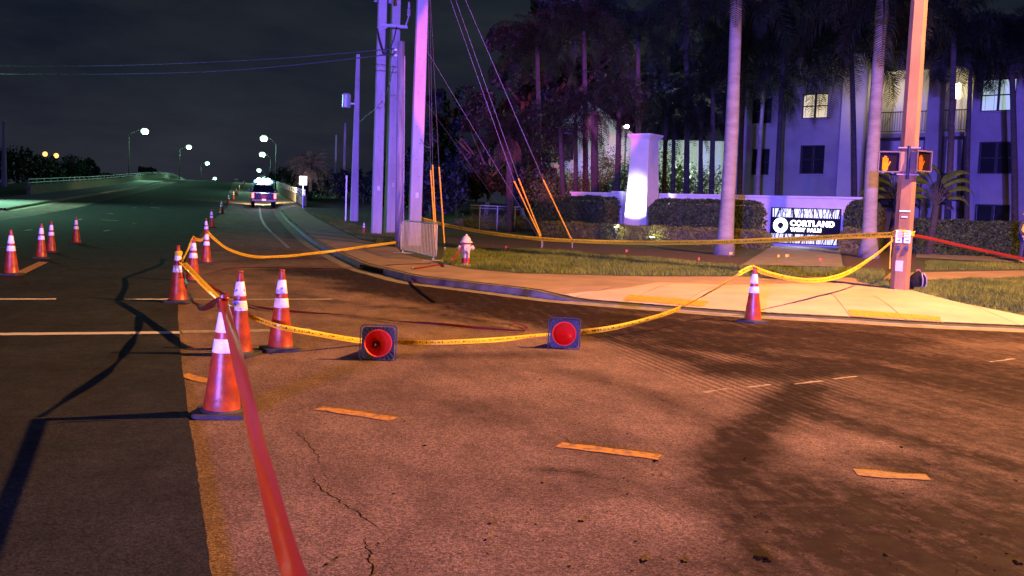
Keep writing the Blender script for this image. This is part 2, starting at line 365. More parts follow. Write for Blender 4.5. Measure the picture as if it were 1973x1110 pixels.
def region(name, poly, H, mat, dz, steps, kind='structure', edge=None, attrs=None):
    """flat sheet following a height function; steps = [(x0,x1,y0,y1,step)] for inner points"""
    P = []
    for i in range(len(poly)):
        a = poly[i]; b = poly[(i+1) % len(poly)]; n = max(1, int((b-a).length/(edge or 1e9)))
        for k in range(n): P.append(a.lerp(b, k/n))
    P2 = [Vector((p.x, p.y)) for p in P]; nb = len(P2)
    x0 = min(p.x for p in P2); x1 = max(p.x for p in P2); y0 = min(p.y for p in P2); y1 = max(p.y for p in P2)
    pts = list(P2)
    done = []
    for (a, b, c, d, stp) in steps:
        a2 = max(a, x0); b2 = min(b, x1); c2 = max(c, y0); d2 = min(d, y1); x = a2+stp*.37
        while x < b2:
            y = c2+stp*.41
            while y < d2:
                if not any(u[0] <= x <= u[1] and u[2] <= y <= u[3] for u in done) and inpoly(x, y, P2):
                    pts.append(Vector((x+random.uniform(-.12, .12)*stp, y+random.uniform(-.12, .12)*stp)))
                y += stp
            x += stp
        done.append((a, b, c, d))
    r = delaunay_2d_cdt(pts, [(i, (i+1) % nb) for i in range(nb)], [], 1, 1e-5)
    vs = [(v.x, v.y, H(v.x, v.y)+dz) for v in r[0]]
    fs = []
    for f in r[2]:
        a, b, c = (r[0][i] for i in f)
        fs.append(tuple(f) if (b-a).cross(c-a) > 0 else tuple(reversed(f)))
    o = mesh(name, vs, fs, mat)
    if attrs:
        for an, fn in attrs.items():
            at_ = o.data.attributes.new(an, 'FLOAT', 'POINT')
            for i, v in enumerate(vs): at_.data[i].value = fn(v[0], v[1])
    tag(o, kind=kind); return o

# ------------------------------------------------------------------ the ground
LK = -13.0
KP = [Vector((p.x, p.y, 0)) for p in KERB]
# stains on the old pavement: strokes traced once, kept in metres on the ground
STROKES = [
 ([(575, 522), (650, 529), (720, 541), (800, 556), (900, 573), (1010, 590), (1150, 608), (1300, 622)], .62, .95),
 ([(620, 524), (700, 530), (790, 548), (900, 560), (1050, 582)], .5, .9),
 ([(700, 556), (820, 575), (960, 603), (1090, 622), (1250, 640), (1450, 655), (1700, 665)], .42, .8),
 ([(1100, 600), (1300, 612), (1500, 625), (1750, 640), (1973, 650)], .8, .62),
 ([(1250, 645), (1400, 655), (1560, 664), (1750, 690), (1973, 730)], .75, .8),
 ([(1400, 712), (1520, 718), (1660, 705), (1760, 725), (1973, 752)], .38, 1.0),
 ([(1800, 735), (1900, 745), (1990, 760)], .6, .8),
 ([(1560, 745), (1500, 790), (1440, 830), (1412, 880), (1410, 930)], .17, .85),
 ([(1445, 830), (1420, 880), (1425, 940), (1440, 1000), (1460, 1090)], .12, .75),
 ([(1350, 800), (1440, 812)], .12, .4),
 ([(1440, 985), (1560, 995), (1700, 1015), (1850, 1050), (1973, 1090)], .22, .62),
 ([(1600, 960), (1750, 990), (1900, 1000), (1990, 1040)], .25, .5),
 ([(1550, 800), (1700, 840), (1850, 880), (1990, 910)], .1, .7),
 ([(1650, 800), (1800, 820), (1973, 850)], .22, .3),
 ([(1750, 1080), (1900, 1060), (1990, 1000)], .3, .5),
 ([(1040, 904), (1110, 906), (1135, 915)], .05, .6),
 ([(700, 690), (860, 684), (1040, 684)], .16, .45),
 ([(560, 565), (640, 580), (700, 588)], .10, .5), ([(670, 584), (730, 592)], .08, .6), ([(640, 606), (730, 614)], .08, .5),
 ([(800, 600), (900, 618), (980, 625)], .1, .5), ([(860, 610), (960, 632)], .1, .45),
 ([(440, 505), (520, 500), (600, 498)], .25, .45), ([(520, 480), (560, 492), (620, 500)], .4, .35),
 ([(860, 770), (960, 810), (1060, 850)], .18, .22), ([(1040, 950), (1150, 940), (1290, 930)], .15, .25),
 ([(460, 520), (540, 560), (560, 590)], .2, .25), ([(1120, 720), (1250, 760), (1400, 830)], .14, .35),
 ([(480, 450), (495, 480), (500, 505)], .5, .3),
]
STROKES += [
 ([(1500, 660), (1700, 700), (1973, 780)], 1.1, .6), ([(1750, 800), (1973, 860), (2100, 900)], .7, .5), ([(1560, 1100), (1700, 1040), (1973, 960)], .45, .5),
 ([(1420, 960), (1560, 1010), (1700, 1090)], .3, .45), ([(930, 560), (1200, 600), (1600, 628), (1973, 645)], .5, .7), ([(690, 522), (760, 535), (860, 552)], .4, .9),
 ([(1700, 660), (1973, 690)], .8, .55), ([(1120, 1050), (1400, 1090)], .25, .22), ([(700, 740), (900, 790), (1250, 900)], .3, .16)]
STROKES += [([(600, 522), (680, 530), (790, 550), (920, 572), (1060, 590)], .9, 1.0), ([(700, 545), (860, 575), (1060, 604), (1300, 630)], .55, .95), ([(1120, 612), (1400, 632), (1700, 652)], .7, .95),
 ([(900, 600), (1040, 622), (1180, 650), (1330, 690)], .22, .75), ([(760, 590), (930, 618)], .08, .7), ([(1300, 660), (1500, 690), (1640, 700)], .35, .85), ([(1550, 940), (1750, 980), (1973, 1010)], .28, .75), ([(1680, 1060), (1973, 1100)], .45, .95), ([(1560, 980), (1720, 1000), (1973, 1040)], .3, .85), ([(1760, 900), (1973, 960)], .3, .7), ([(1500, 1000), (1620, 1060), (1700, 1120)], .14, .6),
 ([(1640, 770), (1780, 800), (1973, 830)], .2, .6), ([(1500, 770), (1700, 830), (1973, 900)], .08, .85)]
ST = [([road(*p) for p in pl], w*1.25, min(1.0, k*1.15)) for pl, w, k in STROKES]
def dseg(x, y, a, b):
    dx = b.x-a.x; dy = b.y-a.y; u = ((x-a.x)*dx+(y-a.y)*dy)/(dx*dx+dy*dy+1e-9); u = max(0, min(1, u))
    return math.hypot(a.x+dx*u-x, a.y+dy*u-y)
def stain(x, y):
    if not (-9 < x < 12 and 2 < y < 40): return 0
    v = 0
    wob = 1+.5*noise.noise(Vector((x*1.3, y*1.3, 0)))
    for pl, w, k in ST:
        d = min(dseg(x, y, pl[i], pl[i+1]) for i in range(len(pl)-1))
        if d < w*2.6: v = max(v, k*(1-sm(w*.35*wob, w*2.0*wob, d)))
    return v
MILL = [road(*p) for p in [(1105, 640), (1230, 625), (1450, 650), (1640, 700), (1700, 760), (1560, 850), (1480, 822), (1330, 752), (1200, 702)]]
def milled(x, y):
    if not inpoly(x, y, MILL): return 0
    d = min(dseg(x, y, MILL[i], MILL[i-1]) for i in range(len(MILL)))
    return sm(0, .35, d)*.9
road_poly = [xy(-60, LK-14), xy(60, LK-14) , xy(62, LK)]+[xy(s, LK) for s in (90, 120, 160, 200, 240, 280, 320, 360, 420, 480, 560)]+KP+[Vector((110, -60, 0))]
region('road', road_poly, HR, m_old, 0,
       [(-4.5, 9.5, 3, 15, .15), (-9, 12, 15, 36, .3), (-40, 30, -40, 60, 3), (-300, 120, -60, 700, 7)], edge=4, attrs={'stain': stain, 'milled': milled})
# dark new asphalt on the left lanes, its ragged edge traced on the ground
EPX = [(428, 1300), (404, 1110), (392, 1000), (377, 905), (360, 780), (349, 690), (345, 640), (343, 600), (344, 560), (352, 520), (366, 482), (385, 452), (401, 431), (425, 412), (436, 402), (444, 391)]
edge_ = [road(*p) for p in EPX]
edge_ = [Vector((p.x, p.y, 0)) for p in edge_]
jag = []
for i in range(len(edge_)-1):
    a = edge_[i]; b = edge_[i+1]; n = max(2, int((b-a).length/.09)) if i < 7 else 4
    for k in range(n):
        p = a.lerp(b, k/n); w = .006*noise.noise(p*9)+.007*noise.noise(p*31)+.02*noise.noise(p*.8)
        if i < 7: jag.append(p+Vector((w, 0, 0)))
        else: jag.append(p)
far_edge = [xy(s, -1.25) for s in (100, 120, 150, 180, 210, 240, 270, 310, 360, 420)]
lane_poly = [Vector((jag[0].x-.05, -10, 0))]+jag+far_edge+[xy(420, LK+1.6), xy(300, LK+1.8), xy(200, LK+2.2), xy(120, LK+2.6), xy(70, LK+2.8), xy(48, LK+2.0), xy(20, LK-2), xy(-40, LK-4)]
region('asphalt_lanes', lane_poly, HR, m_new, .012, [(-5, 0, 2, 22, .6), (-40, 30, -40, 60, 2.5), (-300, 120, -60, 500, 6)], edge=5)

# land to the right of the kerb
land_poly = KP+[Vector((110, 400, 0)), Vector((60, 620, 0))]
region('ground', land_poly, HL, m_grass, 0, [(-14, 14, 14, 50, .8), (-40, 40, 10, 90, 2.5), (-300, 120, 0, 700, 9)], edge=4)
# land to the left
def HLeft(x, y):
    s, t = st(x, y); return HR(x, y)+.12-.01*max(0, -t-22)
lp = [xy(s, LK-3.7) for s in (560, 480, 420, 360, 300, 260, 220, 180, 140, 110, 80, 62)]+[xy(60, LK-14), xy(-60, LK-14), xy(-60, -300), xy(700, -300)]
lf = region('ground_left', lp, HLeft, m_grass, 0, [(-400, 100, -60, 700, 9)], edge=6); lf.name = 'terrain'
def HLS(x, y): return HR(x, y)+.15
region('bridge_sidewalk', [xy(s, LK-.15) for s in (62, 80, 100, 120, 150, 180, 210, 240, 270, 300, 340, 380, 420)]+[xy(s, LK-3.7) for s in (420, 360, 300, 240, 180, 140, 110, 80, 62)], HLS, M('bridge_walk_concrete', (.22, .22, .20), .85, 0, .2, .8), .0, [(-300, 0, 0, 500, 5)], edge=5)

# kerbs (swept)
def kerb_sweep(name, line, H, hk, side, w=.16, mat=m_kerb):
    vs = []; fs = []
    n = len(line)
    for i, p in enumerate(line):
        t = (line[min(i+1, n-1)]-line[max(i-1, 0)]).normalized(); nn_ = Vector((-t.y, t.x, 0))*side
        h = hk(p.x)+.004; z = H(p.x, p.y)
        for off, zz in ((-.45, .004), (-.02, .006), (0, .02), (.02, h-.02 if h > .05 else h*.8), (.045, h), (w, h), (w, -.05)):
            q = p+nn_*off; vs.append((q.x, q.y, z+zz))
    for i in range(n-1):
        for k in range(6):
            a = i*7+k; f = (a, a+1, a+8, a+7); fs.append(f if side > 0 else tuple(reversed(f)))
    return tag(mesh(name, vs, fs, mat), kind='structure')
dens = []
for i in range(len(KP)-1):
    a = KP[i]; b = KP[i+1]; n = max(1, int((b-a).length/1.2)) if (b-a).length < 12 else 6
    dens += [a.lerp(b, k/n) for k in range(n)]
kerb_sweep('kerb', dens, HR, kh, 1)
kerb_sweep('bridge_kerb', [xy(s, LK) for s in range(62, 420, 8)], HR, lambda x: .15, 1)

# storm drain: dark slab on the kerb face, painting the opening's shade
d0 = road(694, 519); d1 = road(733, 529); dd = Vector((d1.x-d0.x, d1.y-d0.y, 0)); dm = (d0+d1)/2; dn = Vector((-dd.y, dd.x, 0)).normalized()*-1
b = MB(); b.box((dm.x-dn.x*.035, dm.y-dn.y*.035, HR(dm.x, dm.y)+.075), (dd.length, .10, .10), math.atan2(dd.y, dd.x)); tag(b.build('storm_drain', m_crack), kind='structure')
def off_kerb(lo, hi, d):                # kerb points between two positions, moved inland
    out = []
    for i, p in enumerate(KP):
        if lo <= i <= hi:
            t = (KP[min(i+1, len(KP)-1)]-KP[max(i-1, 0)]).normalized(); out.append(p+Vector((-t.y, t.x, 0))*d)
    return out
LSTEP = [(-20, 30, 10, 60, 1.1), (-200, 120, 10, 600, 5)]
def lpoly(pts): return [Vector((p.x, p.y, 0)) for p in (land(*q) for q in pts)]
inner = off_kerb(0, len(KP)-3, .17)
nK = len(inner)
swalk = inner+lpoly([(1973, 612)])+lpoly([(1850, 587), (1760, 563), (1710, 561), (1690, 550), (1640, 536), (1250, 534), (1000, 528), (900, 519), (850, 509), (775, 490), (765, 478), (700, 464), (655, 444), (615, 424), (590, 408)])+[xy(s, 5.0) for s in (90, 110, 140, 180, 230, 300, 420, 560)]
region('sidewalk', swalk, HL, m_conc, .014, LSTEP, edge=1.5)
ki = min(range(len(KP)), key=lambda i: (KP[i]-Vector((RAMP0.x, RAMP0.y, 0))).length)
rampk = off_kerb(ki, len(KP)-3, .175)
region('ramp', rampk+lpoly([(1973, 611), (1850, 586), (1758, 562), (1712, 559), (1640, 547), (1400, 551), (1270, 546), (1180, 560)]), HL, m_ramp, .026, LSTEP, edge=1.0)
region('verge_path', lpoly([(860, 456), (1000, 463), (1150, 473), (1390, 489), (1445, 505), (1430, 514), (1250, 496), (1040, 481), (860, 477)]), HL, m_mulch, .014, LSTEP, edge=1.5)
region('sign_walk', lpoly([(1486, 475), (1617, 478), (1624, 516), (1428, 513)]), HL, m_path, .03, LSTEP, edge=1.0)
region('garden_path', lpoly([(1765, 487), (1973, 498), (2150, 505), (2150, 515), (1973, 507), (1850, 502), (1765, 497)]), HL, m_path, .02, LSTEP, edge=1.5)
region('cross_sidewalk', lpoly([(1778, 526), (1973, 522), (2150, 523), (2150, 537), (1973, 536), (1772, 541), (1700, 541), (1715, 527)]), HL, m_conc, .018, LSTEP, edge=1.5)
region('mulch_bed', lpoly([(1625, 487), (1765, 488), (1765, 512), (1715, 522), (1628, 516)]), HL, m_mulch, .012, LSTEP, edge=1.5)
for q in ([(1212, 571), (1366, 584), (1355, 594), (1200, 581)], [(1633, 600), (1812, 614), (1812, 621), (1640, 613)]):
    pl = lpoly(q); o = region('tactile_paving', pl, HL, m_tact, .034, LSTEP, edge=.6)
    b = MB(); e1 = pl[1]-pl[0]; e2 = pl[3]-pl[0]
    for i in range(1, int(e1.length/.07)):
        for j in range(1, max(2, int(e2.length/.075))):
            p = pl[0]+e1*(i/int(e1.length/.07))+e2*(j/max(2, int(e2.length/.075)))
            b.lathe([(.017, 0), (.012, .007)], 5, (p.x, p.y, HL(p.x, p.y)+.032))
    tag(b.build('tactile_domes', m_tact), kind='structure')

for i in range(ki-14, len(KP)-3, 3):
    t = (KP[i+1]-KP[i-1]).normalized(); nn_ = Vector((-t.y, t.x, 0)); a = KP[i]
    b_ = MB(); P_ = [a+nn_*(.03+k*.16) for k in range(14 if i < ki else 20)]; vs = []; fs = []
    for p in P_:
        for s_ in (-1, 1): q = p+t*s_*.005; vs.append((q.x, q.y, HL(q.x, q.y)+(.020 if i < ki-1 else .031)))
    for k in range(len(P_)-1): fs.append((k*2, k*2+1, k*2+3, k*2+2))
    tag(mesh('expansion_joint', vs, fs, m_joint), kind='structure')
# painted markings: strips laid on the road
def strip(name, a, b, w, mat, dz, H=HR, ragged=0, n=None):
    a = Vector((a.x, a.y, 0)); b = Vector((b.x, b.y, 0)); t = (b-a).normalized(); nn_ = Vector((-t.y, t.x, 0))
    n = n or max(2, int((b-a).length/.12)); vs = []; fs = []
    for i in range(n+1):
        p = a.lerp(b, i/n)
        for s_ in (-1, 1):
            ww = w/2*(1+ragged*noise.noise(p*7+Vector((0, 0, s_*3))))
            q = p+nn_*s_*ww; vs.append((q.x, q.y, H(q.x, q.y)+dz))
    for i in range(n): fs.append((i*2, i*2+2, i*2+3, i*2+1))
    return tag(mesh(name, vs, fs, mat), kind='structure')
Z1 = .017; Z0 = .006
strip('crosswalk_line', road(-60, 647), road(346, 643), .22, m_white, Z1, ragged=.1)
strip('crosswalk_line', road(-60, 578.5), road(108, 578), .2, m_white, Z1, ragged=.2)
strip('crosswalk_line', road(240, 579), road(343, 578), .2, m_white, Z1, ragged=.15)
strip('crosswalk_line', road(352, 577.5), road(640, 577), .22, m_worn, Z0, ragged=.5)
strip('crosswalk_line', road(350, 640), road(600, 636), .26, m_worn, Z0, ragged=.5)
strip('turn_dash', road(348, 722), road(405, 737), .155, m_yel, Z0, ragged=.3)
strip('turn_dash', road(614, 787), road(760, 809), .155, m_yel, Z0, ragged=.3)
strip('turn_dash', road(1076, 858), road(1271, 882), .155, m_yel, Z0, ragged=.3)
strip('turn_dash', road(1648, 911), road(1790, 922), .17, m_yworn, Z0, ragged=.6)
strip('turn_dash', road(38, 528), road(84, 506), .22, m_yel, Z1)
for a, b in (((1355, 757), (1400, 750)), ((1440, 747), (1485, 742)), ((1530, 741), (1585, 735)), ((1605, 731), (1650, 726)), ((1908, 698), (1955, 692))):
    strip('worn_mark', road(*a), road(*b), .045, m_worn, Z0, ragged=1.4)
strip('worn_mark', road(-20, 478.5), road(36, 478), .12, m_worn, Z1, ragged=.3)
for a, b in (((195, 424), (228, 426)), ((147, 424), (158, 423)), ((48, 445), (62, 443)), ((208, 412), (218, 412)), ((255, 401), (263, 401)), ((290, 400), (308, 401.5)), ((289, 392), (296, 392)), ((254, 431), (263, 431)), ((200, 446), (212, 444)), ((407, 383), (412, 383))):
    strip('lane_dash', road(*a), road(*b), .14, m_white, Z1, ragged=.2)
el = [road(*p) for p in ((500, 399), (501, 408), (503, 420), (510, 434), (522, 447), (540, 463), (556, 478))]
for i in range(len(el)-1): strip('edge_line', el[i], el[i+1], .13, m_worn if i > 3 else m_white, Z0, ragged=.4)
# cracks
def crack(pts, w):
    P = [road(*p) for p in pts]; out = []
    for i in range(len(P)-1):
        n = max(3, int((P[i+1]-P[i]).length/.02))
        for k in range(n): out.append(P[i].lerp(P[i+1], k/n))
    vs = []; fs = []
    for i, p in enumerate(out):
        j = Vector((noise.noise(p*14), noise.noise(p*14+Vector((9, 3, 1))), 0))*.028+Vector((noise.noise(p*50), noise.noise(p*50+Vector((5, 1, 2))), 0))*.012
        ww = w*(.6+.9*abs(noise.noise(p*23)))*min(1, 4*i/len(out), 4*(1-i/len(out))+.1)
        for s_ in (-1, 1): vs.append((p.x+j.x+ww*s_, p.y+j.y, .0015))
    for i in range(len(out)-1): fs.append((i*2, i*2+1, i*2+3, i*2+2))
    tag(mesh('pavement_crack', vs, fs, m_crack), kind='structure')
crack([(560, 822), (590, 850), (612, 878), (618, 900)], .004)
crack([(598, 905), (610, 935), (640, 958), (690, 990), (738, 1026)], .006)
crack([(698, 1030), (708, 1060), (716, 1100), (712, 1150)], .006)
crack([(1060, 830), (1100, 852), (1150, 862), (1200, 888)], .003)
crack([(1200, 870), (1300, 930)], .003)
crack([(620, 905), (640, 950)], .002)

# ------------------------------------------------------------------ grass blades
def tufts(polys, n_per, seed, hmin, hmax):
    rnd = random.Random(seed); vs = []; fs = []
    for poly, cnt in polys:
        x0 = min(p.x for p in poly); x1 = max(p.x for p in poly); y0 = min(p.y for p in poly); y1 = max(p.y for p in poly); k = 0; tries = 0
        while k < cnt and tries < cnt*12:
            tries += 1; x = rnd.uniform(x0, x1); y = rnd.uniform(y0, y1)
            if not inpoly(x, y, poly): continue
            dn = noise.noise(Vector((x*.9, y*.9, 4)))
            if dn < -.35 and rnd.random() < .7: continue
            k += 1; z = HL(x, y); h = rnd.uniform(hmin, hmax)*(1+.7*dn)
            for _ in range(2):
                a = rnd.uniform(0, 6.283); w = rnd.uniform(.006, .012); lx = rnd.uniform(-.6, .6)*h; ly = rnd.uniform(-.6, .6)*h; ox = x+rnd.uniform(-.04, .04); oy = y+rnd.uniform(-.04, .04)
                b = len(vs); vs += [(ox-math.cos(a)*w, oy-math.sin(a)*w, z), (ox+math.cos(a)*w, oy+math.sin(a)*w, z), (ox+lx, oy+ly, z+h)]; fs.append((b, b+1, b+2))
    return vs, fs
G1 = lpoly([(858, 480), (1040, 483), (1250, 498), (1428, 516), (1625, 518), (1705, 524), (1700, 541), (1640, 533), (1250, 531), (1000, 525), (900, 516), (852, 506)])
G2 = lpoly([(1760, 562), (1778, 543), (1973, 538), (2060, 538), (2060, 628), (1973, 607), (1850, 584)])
G3 = lpoly([(1785, 505), (1973, 510), (2060, 512), (2060, 520), (1973, 519), (1785, 520)])
G4 = lpoly([(600, 410), (655, 441), (700, 462), (765, 475), (768, 452), (690, 436), (640, 418)])
G5 = lpoly([(1650, 543), (1712, 543), (1712, 559), (1690, 552)])
gv, gf = tufts([(G1, 26000), (G2, 16000), (G3, 5000), (G4, 7000), (G5, 700)], 1, 3, .05, .11)
tag(mesh('grass', gv, gf, m_blade), 'short mown grass growing on the verges beside the sidewalks', 'grass', kind='stuff')
# loose grit and burnt bits on the road
rnd = random.Random(5); b = MB()
for i in range(420):
    px = rnd.uniform(620, 1960); py = rnd.uniform(690, 1105)
    p = road(px, py); s_ = rnd.choice([.003, .004, .004, .006, .009])*(1 if rnd.random() < .97 else 2.2)
    vv = [Vector((rnd.uniform(-1, 1), rnd.uniform(-1, 1), rnd.uniform(.2, 1)))*s_ for _ in range(6)]
    b.add([p+Vector((v.x*1.5, v.y*1.5, max(0, v.z)+.001)) for v in vv], [(0, 1, 2), (2, 3, 4), (4, 5, 0), (0, 2, 4), (1, 3, 5)])
for px, py, s_ in ((1318, 1083, .014), (1467, 1077, .025), (1478, 1083, .018), (1735, 862, .014), (1960, 1085, .02), (1240, 1082, .015), (1120, 1005, .015)):
    p = road(px, py)
    for k in range(5):
        c = p+Vector((rnd.uniform(-1, 1)*s_, rnd.uniform(-1, 1)*s_, 0)); b.lathe([(s_*.6, 0), (s_*.5, s_*.3), (s_*.1, s_*.5)], 6, c)
tag(b.build('grit', m_crack), 'loose black grit and burnt crumbs scattered over the old pavement', 'debris', kind='stuff')

# ------------------------------------------------------------------ traffic cones
CH = .915
def cone_r(z): return .026+(CH-z)/(CH-.05)*(.142-.026)
def cone_parts(root, scuff=(0, 0), vis=24, hollow=False):
    b = MB(); s = .185; pl = []
    for sx, sy in ((1, 1), (-1, 1), (-1, -1), (1, -1)):
        for k in range(3):
            a = math.atan2(sy, sx)-.6+.6*k; pl.append((sx*(s-.035)+.05*math.cos(a), sy*(s-.035)+.05*math.sin(a)))
    if hollow:
        # ribbed underside: rim plus radial ribs
        n = len(pl); m_ = 48; vs_ = []; fs_ = []
        for z in (.034, .046):
            for k in range(m_):
                a = 2*math.pi*k/m_; c_ = math.cos(a); s_ = math.sin(a); ro = min(.176/max(abs(c_), abs(s_)), .232); vs_ += [(c_*.146, s_*.146, z), (c_*ro, s_*ro, z)]
        for k in range(m_):
            j = (k+1) % m_; i0, i1, j0, j1 = 2*k, 2*k+1, 2*j, 2*j+1; t_ = 2*m_
            fs_ += [(i0, j0, j1, i1), (i0+t_, i1+t_, j1+t_, j0+t_), (i1, j1, j1+t_, i1+t_), (j0, i0, i0+t_, j0+t_)]
        b.add(vs_, fs_)
        for i in range(n):
            p = Vector((*pl[i], 0)); q = Vector((*pl[(i+1) % n], 0)); m_ = (p+q)/2
            b.box((m_.x*.975, m_.y*.975, .008), ((q-p).length+.006, .012, .05), math.atan2(q.y-p.y, q.x-p.x))
        for k in range(28):
            a = 2*math.pi*k/28; c_ = math.cos(a); s_ = math.sin(a); r1 = .178/max(abs(c_), abs(s_)); r0 = .15
            if r1-r0 > .008: b.box((c_*(r0+r1)/2, s_*(r0+r1)/2, .004), (r1-r0, .010, .05), a)
    else:
        b.prism(pl, 0, .035)
        b.lathe([(.165, .035), (.150, .052)], 24)
    o = b.build('base', m_rub, root, bevel=.004 if not hollow else 0)
    zz = [.04, .2, .4, .47, .55, .60, .70, .75, .82, .86, .885, .90]
    b = MB(); prf = [(cone_r(z), z) for z in zz]+[(.031, .902), (.031, .915)]
    if hollow:
        full = [(.150, -.006), (.146, .045)]+prf+[(.012, .915), (.012, .885)]+[(max(.012, cone_r(z)-.006), z) for z in reversed(zz[:-1])]+[(.138, .0), (.150, -.006)]
        b.lathe(full, 32, caps=False)
        b.build('cone_body', m_conein, root, smooth=True)
    else:
        b.lathe([(.146, .036)]+prf+[(.018, .915), (.018, .88)], 32); b.build('cone_body', m_cone, root, smooth=True)
    for (z0, z1), sc in (((.49, .595), scuff[0]), ((.645, .80), scuff[1])):
        c = MB(); c.lathe([(cone_r(z0)+.001, z0), (cone_r(z0)+.003, z0+.003), (cone_r(z1)+.003, z1-.003), (cone_r(z1)+.001, z1)], 32, caps=False)
        c.build('reflective_collar', m_refl2 if sc else m_refl, root, smooth=True)
GC = 'traffic cones along the tape'
def mkcone(sc): 
    r = empty('traffic_cone', (0, 0, 0)); cone_parts(r, sc); return r
protos = {}
def cone(px, ytop, ybase, label, scuff=(0, 0), rz=None, y=None, group=GC, scale=1, tilt=(0, 0), H=HR, dz=0):
    p = march(px, ybase, H)
    if scuff not in protos: protos[scuff] = r = mkcone(scuff)
    else: r = copy_tree(protos[scuff])
    r.location = (p.x, p.y, p.z+dz); r.rotation_euler = (tilt[0]+random.uniform(-.012, .012), tilt[1]+random.uniform(-.018, .018), random.uniform(-.5, .5) if rz is None else rz); r.scale = (scale,)*3
    tag(r, label, 'traffic cone', group); return r
cone(427, 570, 799, 'nearest orange cone with the broad red tape tied round its tip', (0, 0), .15, dz=0)
cone(460, 524, 684, 'dusty orange cone with scuffed bands right behind the nearest cone', (1, 1), -.2)
cone(540, 517, 675, 'upright orange cone crossed by the yellow tape, left of the two overturned cones', (0, 1), .5)
cone(343, 474, 584, 'orange cone with tapes wound round its upper bands by the white crosswalk line', (1, 0), .1, dz=.012)
cone(371, 455, 543, 'orange cone just behind the cone wound with tapes', (0, 1), .2)
cone(397, 444, 508, 'orange cone from whose tip the yellow tape sags to the wooden pole', (0, 0), .3)
cone(397.5, 418, 466, 'orange cone mostly hidden behind the cone holding the sagging yellow tape', (1, 1), .1)
cone(407.5, 404, 439, 'small looking orange cone, next beyond the tape toward the bridge', (0, 0), .1)
cone(427, 390, 412, 'dark orange cone alone midway between the tape and the pickup', (0, 1), .1)
for i, (px, yb, sc, lb) in enumerate([(440, 394.5, (0, 0), 'first cone beside the pickup, nearest to its left rear corner'), (450, 385, (1, 0), 'second cone in the row left of the pickup'),
        (455.5, 376.5, (0, 0), 'third cone in the row left of the pickup, below the light bar level'), (461, 368, (0, 1), 'fourth cone in the row climbing the bridge past the pickup'),
        (466, 361, (0, 0), 'fifth cone in the row climbing the bridge past the pickup'), (470, 356.5, (0, 0), 'sixth cone in the row, close below the bridge crest')]):
    cone(px, 0, yb, lb, sc, group='cones climbing the bridge')
for s_, t_ in ((232, -.9), (246, -.7), (262, -.3)):
    q = xy(s_, t_); r = copy_tree(protos[(0, 0)]); r.location = (q.x, q.y, HR(q.x, q.y)); tag(r, 'tiny white banded cone in the cluster on the bridge crest left of the pickup', 'traffic cone', 'cones on the bridge crest')
GL = 'cones closing the left lanes'
cone(22, 445, 531, 'bright orange cone at the left frame edge, nearest of the left lane cones', (0, 0), .1, group=GL, dz=.012)
cone(79, 432, 499, 'orange cone with a flaking upper band at the end of the yellow dash', (1, 0), .3, group=GL, dz=.012)
cone(98, 427, 487, 'orange cone half behind the flaking banded cone on the left lanes', (0, 1), .2, group=GL, dz=.012)
cone(147, 419, 470, 'farthest and smallest of the four cones on the left lanes', (0, 1), .2, group=GL, dz=.012)
cone(1450, 514, 621, 'lone orange cone before the curb ramp holding up the yellow tape by its tip', (0, 0), .65)
cone(701, 428, 451, 'small orange cone on the grass verge left of the concrete utility poles', (0, 0), .2, group='verge cone', scale=.62, H=HL)
# overturned cones: lying down, wide base toward the viewer
def fallen(px, py, yaw, label, spin):
    p = road(px, py); r = empty('overturned_cone', (0, 0, 0)); cone_parts(r, (0, 0), hollow=True)
    r.matrix_world = Matrix.Translation((p.x, p.y, .186)) @ Matrix.Rotation(yaw, 4, 'Z') @ Matrix.Rotation(R(-99), 4, 'X') @ Matrix.Rotation(spin, 4, 'Z')
    tag(r, label, 'traffic cone', 'overturned cones in the tape line')
fallen(728, 694, R(10), 'overturned cone showing its brighter red hollow, left one, near the two upright cones', R(1))
fallen(1086, 672, R(-8), 'overturned cone with a darker red hollow on the edge of the sooty pavement', R(-1))

# ------------------------------------------------------------------ tapes
def ribbon(name, pts, label, mat, cat='barrier tape', w=.075, twist=None, n=14, ret=False):
    P = smooth_line([Vector(p) for p in pts], n); vs = []; fs = []; uv = []; s_ = 0
    for i, p in enumerate(P):
        t = (P[min(i+1, len(P)-1)]-P[max(i-1, 0)]).normalized()
        up = Vector((0, 0, 1)); up = (up-t*up.dot(t))
        up = up.normalized() if up.length > .05 else t.orthogonal().normalized()
        side = t.cross(up)
        u = i/(len(P)-1)
        a = twist(u, s_) if twist else .5*noise.noise(Vector((s_*.5, p.x, 3)))
        dr = up*math.cos(a)+side*math.sin(a)
        nrm = t.cross(dr)
        for k in range(5):
            q_ = k/4-.5; cl = w*(.06*math.cos(q_*6.28+2.2*noise.noise(Vector((s_*.9, 1, 2))))*(1+1.6*noise.noise(Vector((s_*.6, 7, k*.3))))) 
            vs.append(p+dr*(q_*w)+nrm*cl); uv.append((s_, k/4))
        if i < len(P)-1: s_ += (P[i+1]-p).length
    for i in range(len(P)-1):
        for k in range(4): fs.append((i*5+k, i*5+k+5, i*5+k+6, i*5+k+1))
    return tag(mesh(name, vs, fs, mat, smooth=True, uvs=uv), label, cat)
def pxs(l): return [at(*p) for p in l]
GT = 'yellow_tape'
ribbon(GT, pxs([(399, 446, 26.2), (390, 461, 24), (381, 462, 22), (371, 457, 19.3)]), 'short yellow tape between the tips of two cones behind the wound cone', m_tapey)
ribbon(GT, pxs([(371, 457, 19.3), (362, 480, 17.5), (350, 505, 15.1)]), 'yellow tape dropping from a cone tip to the cone wound with tapes', m_tapey)
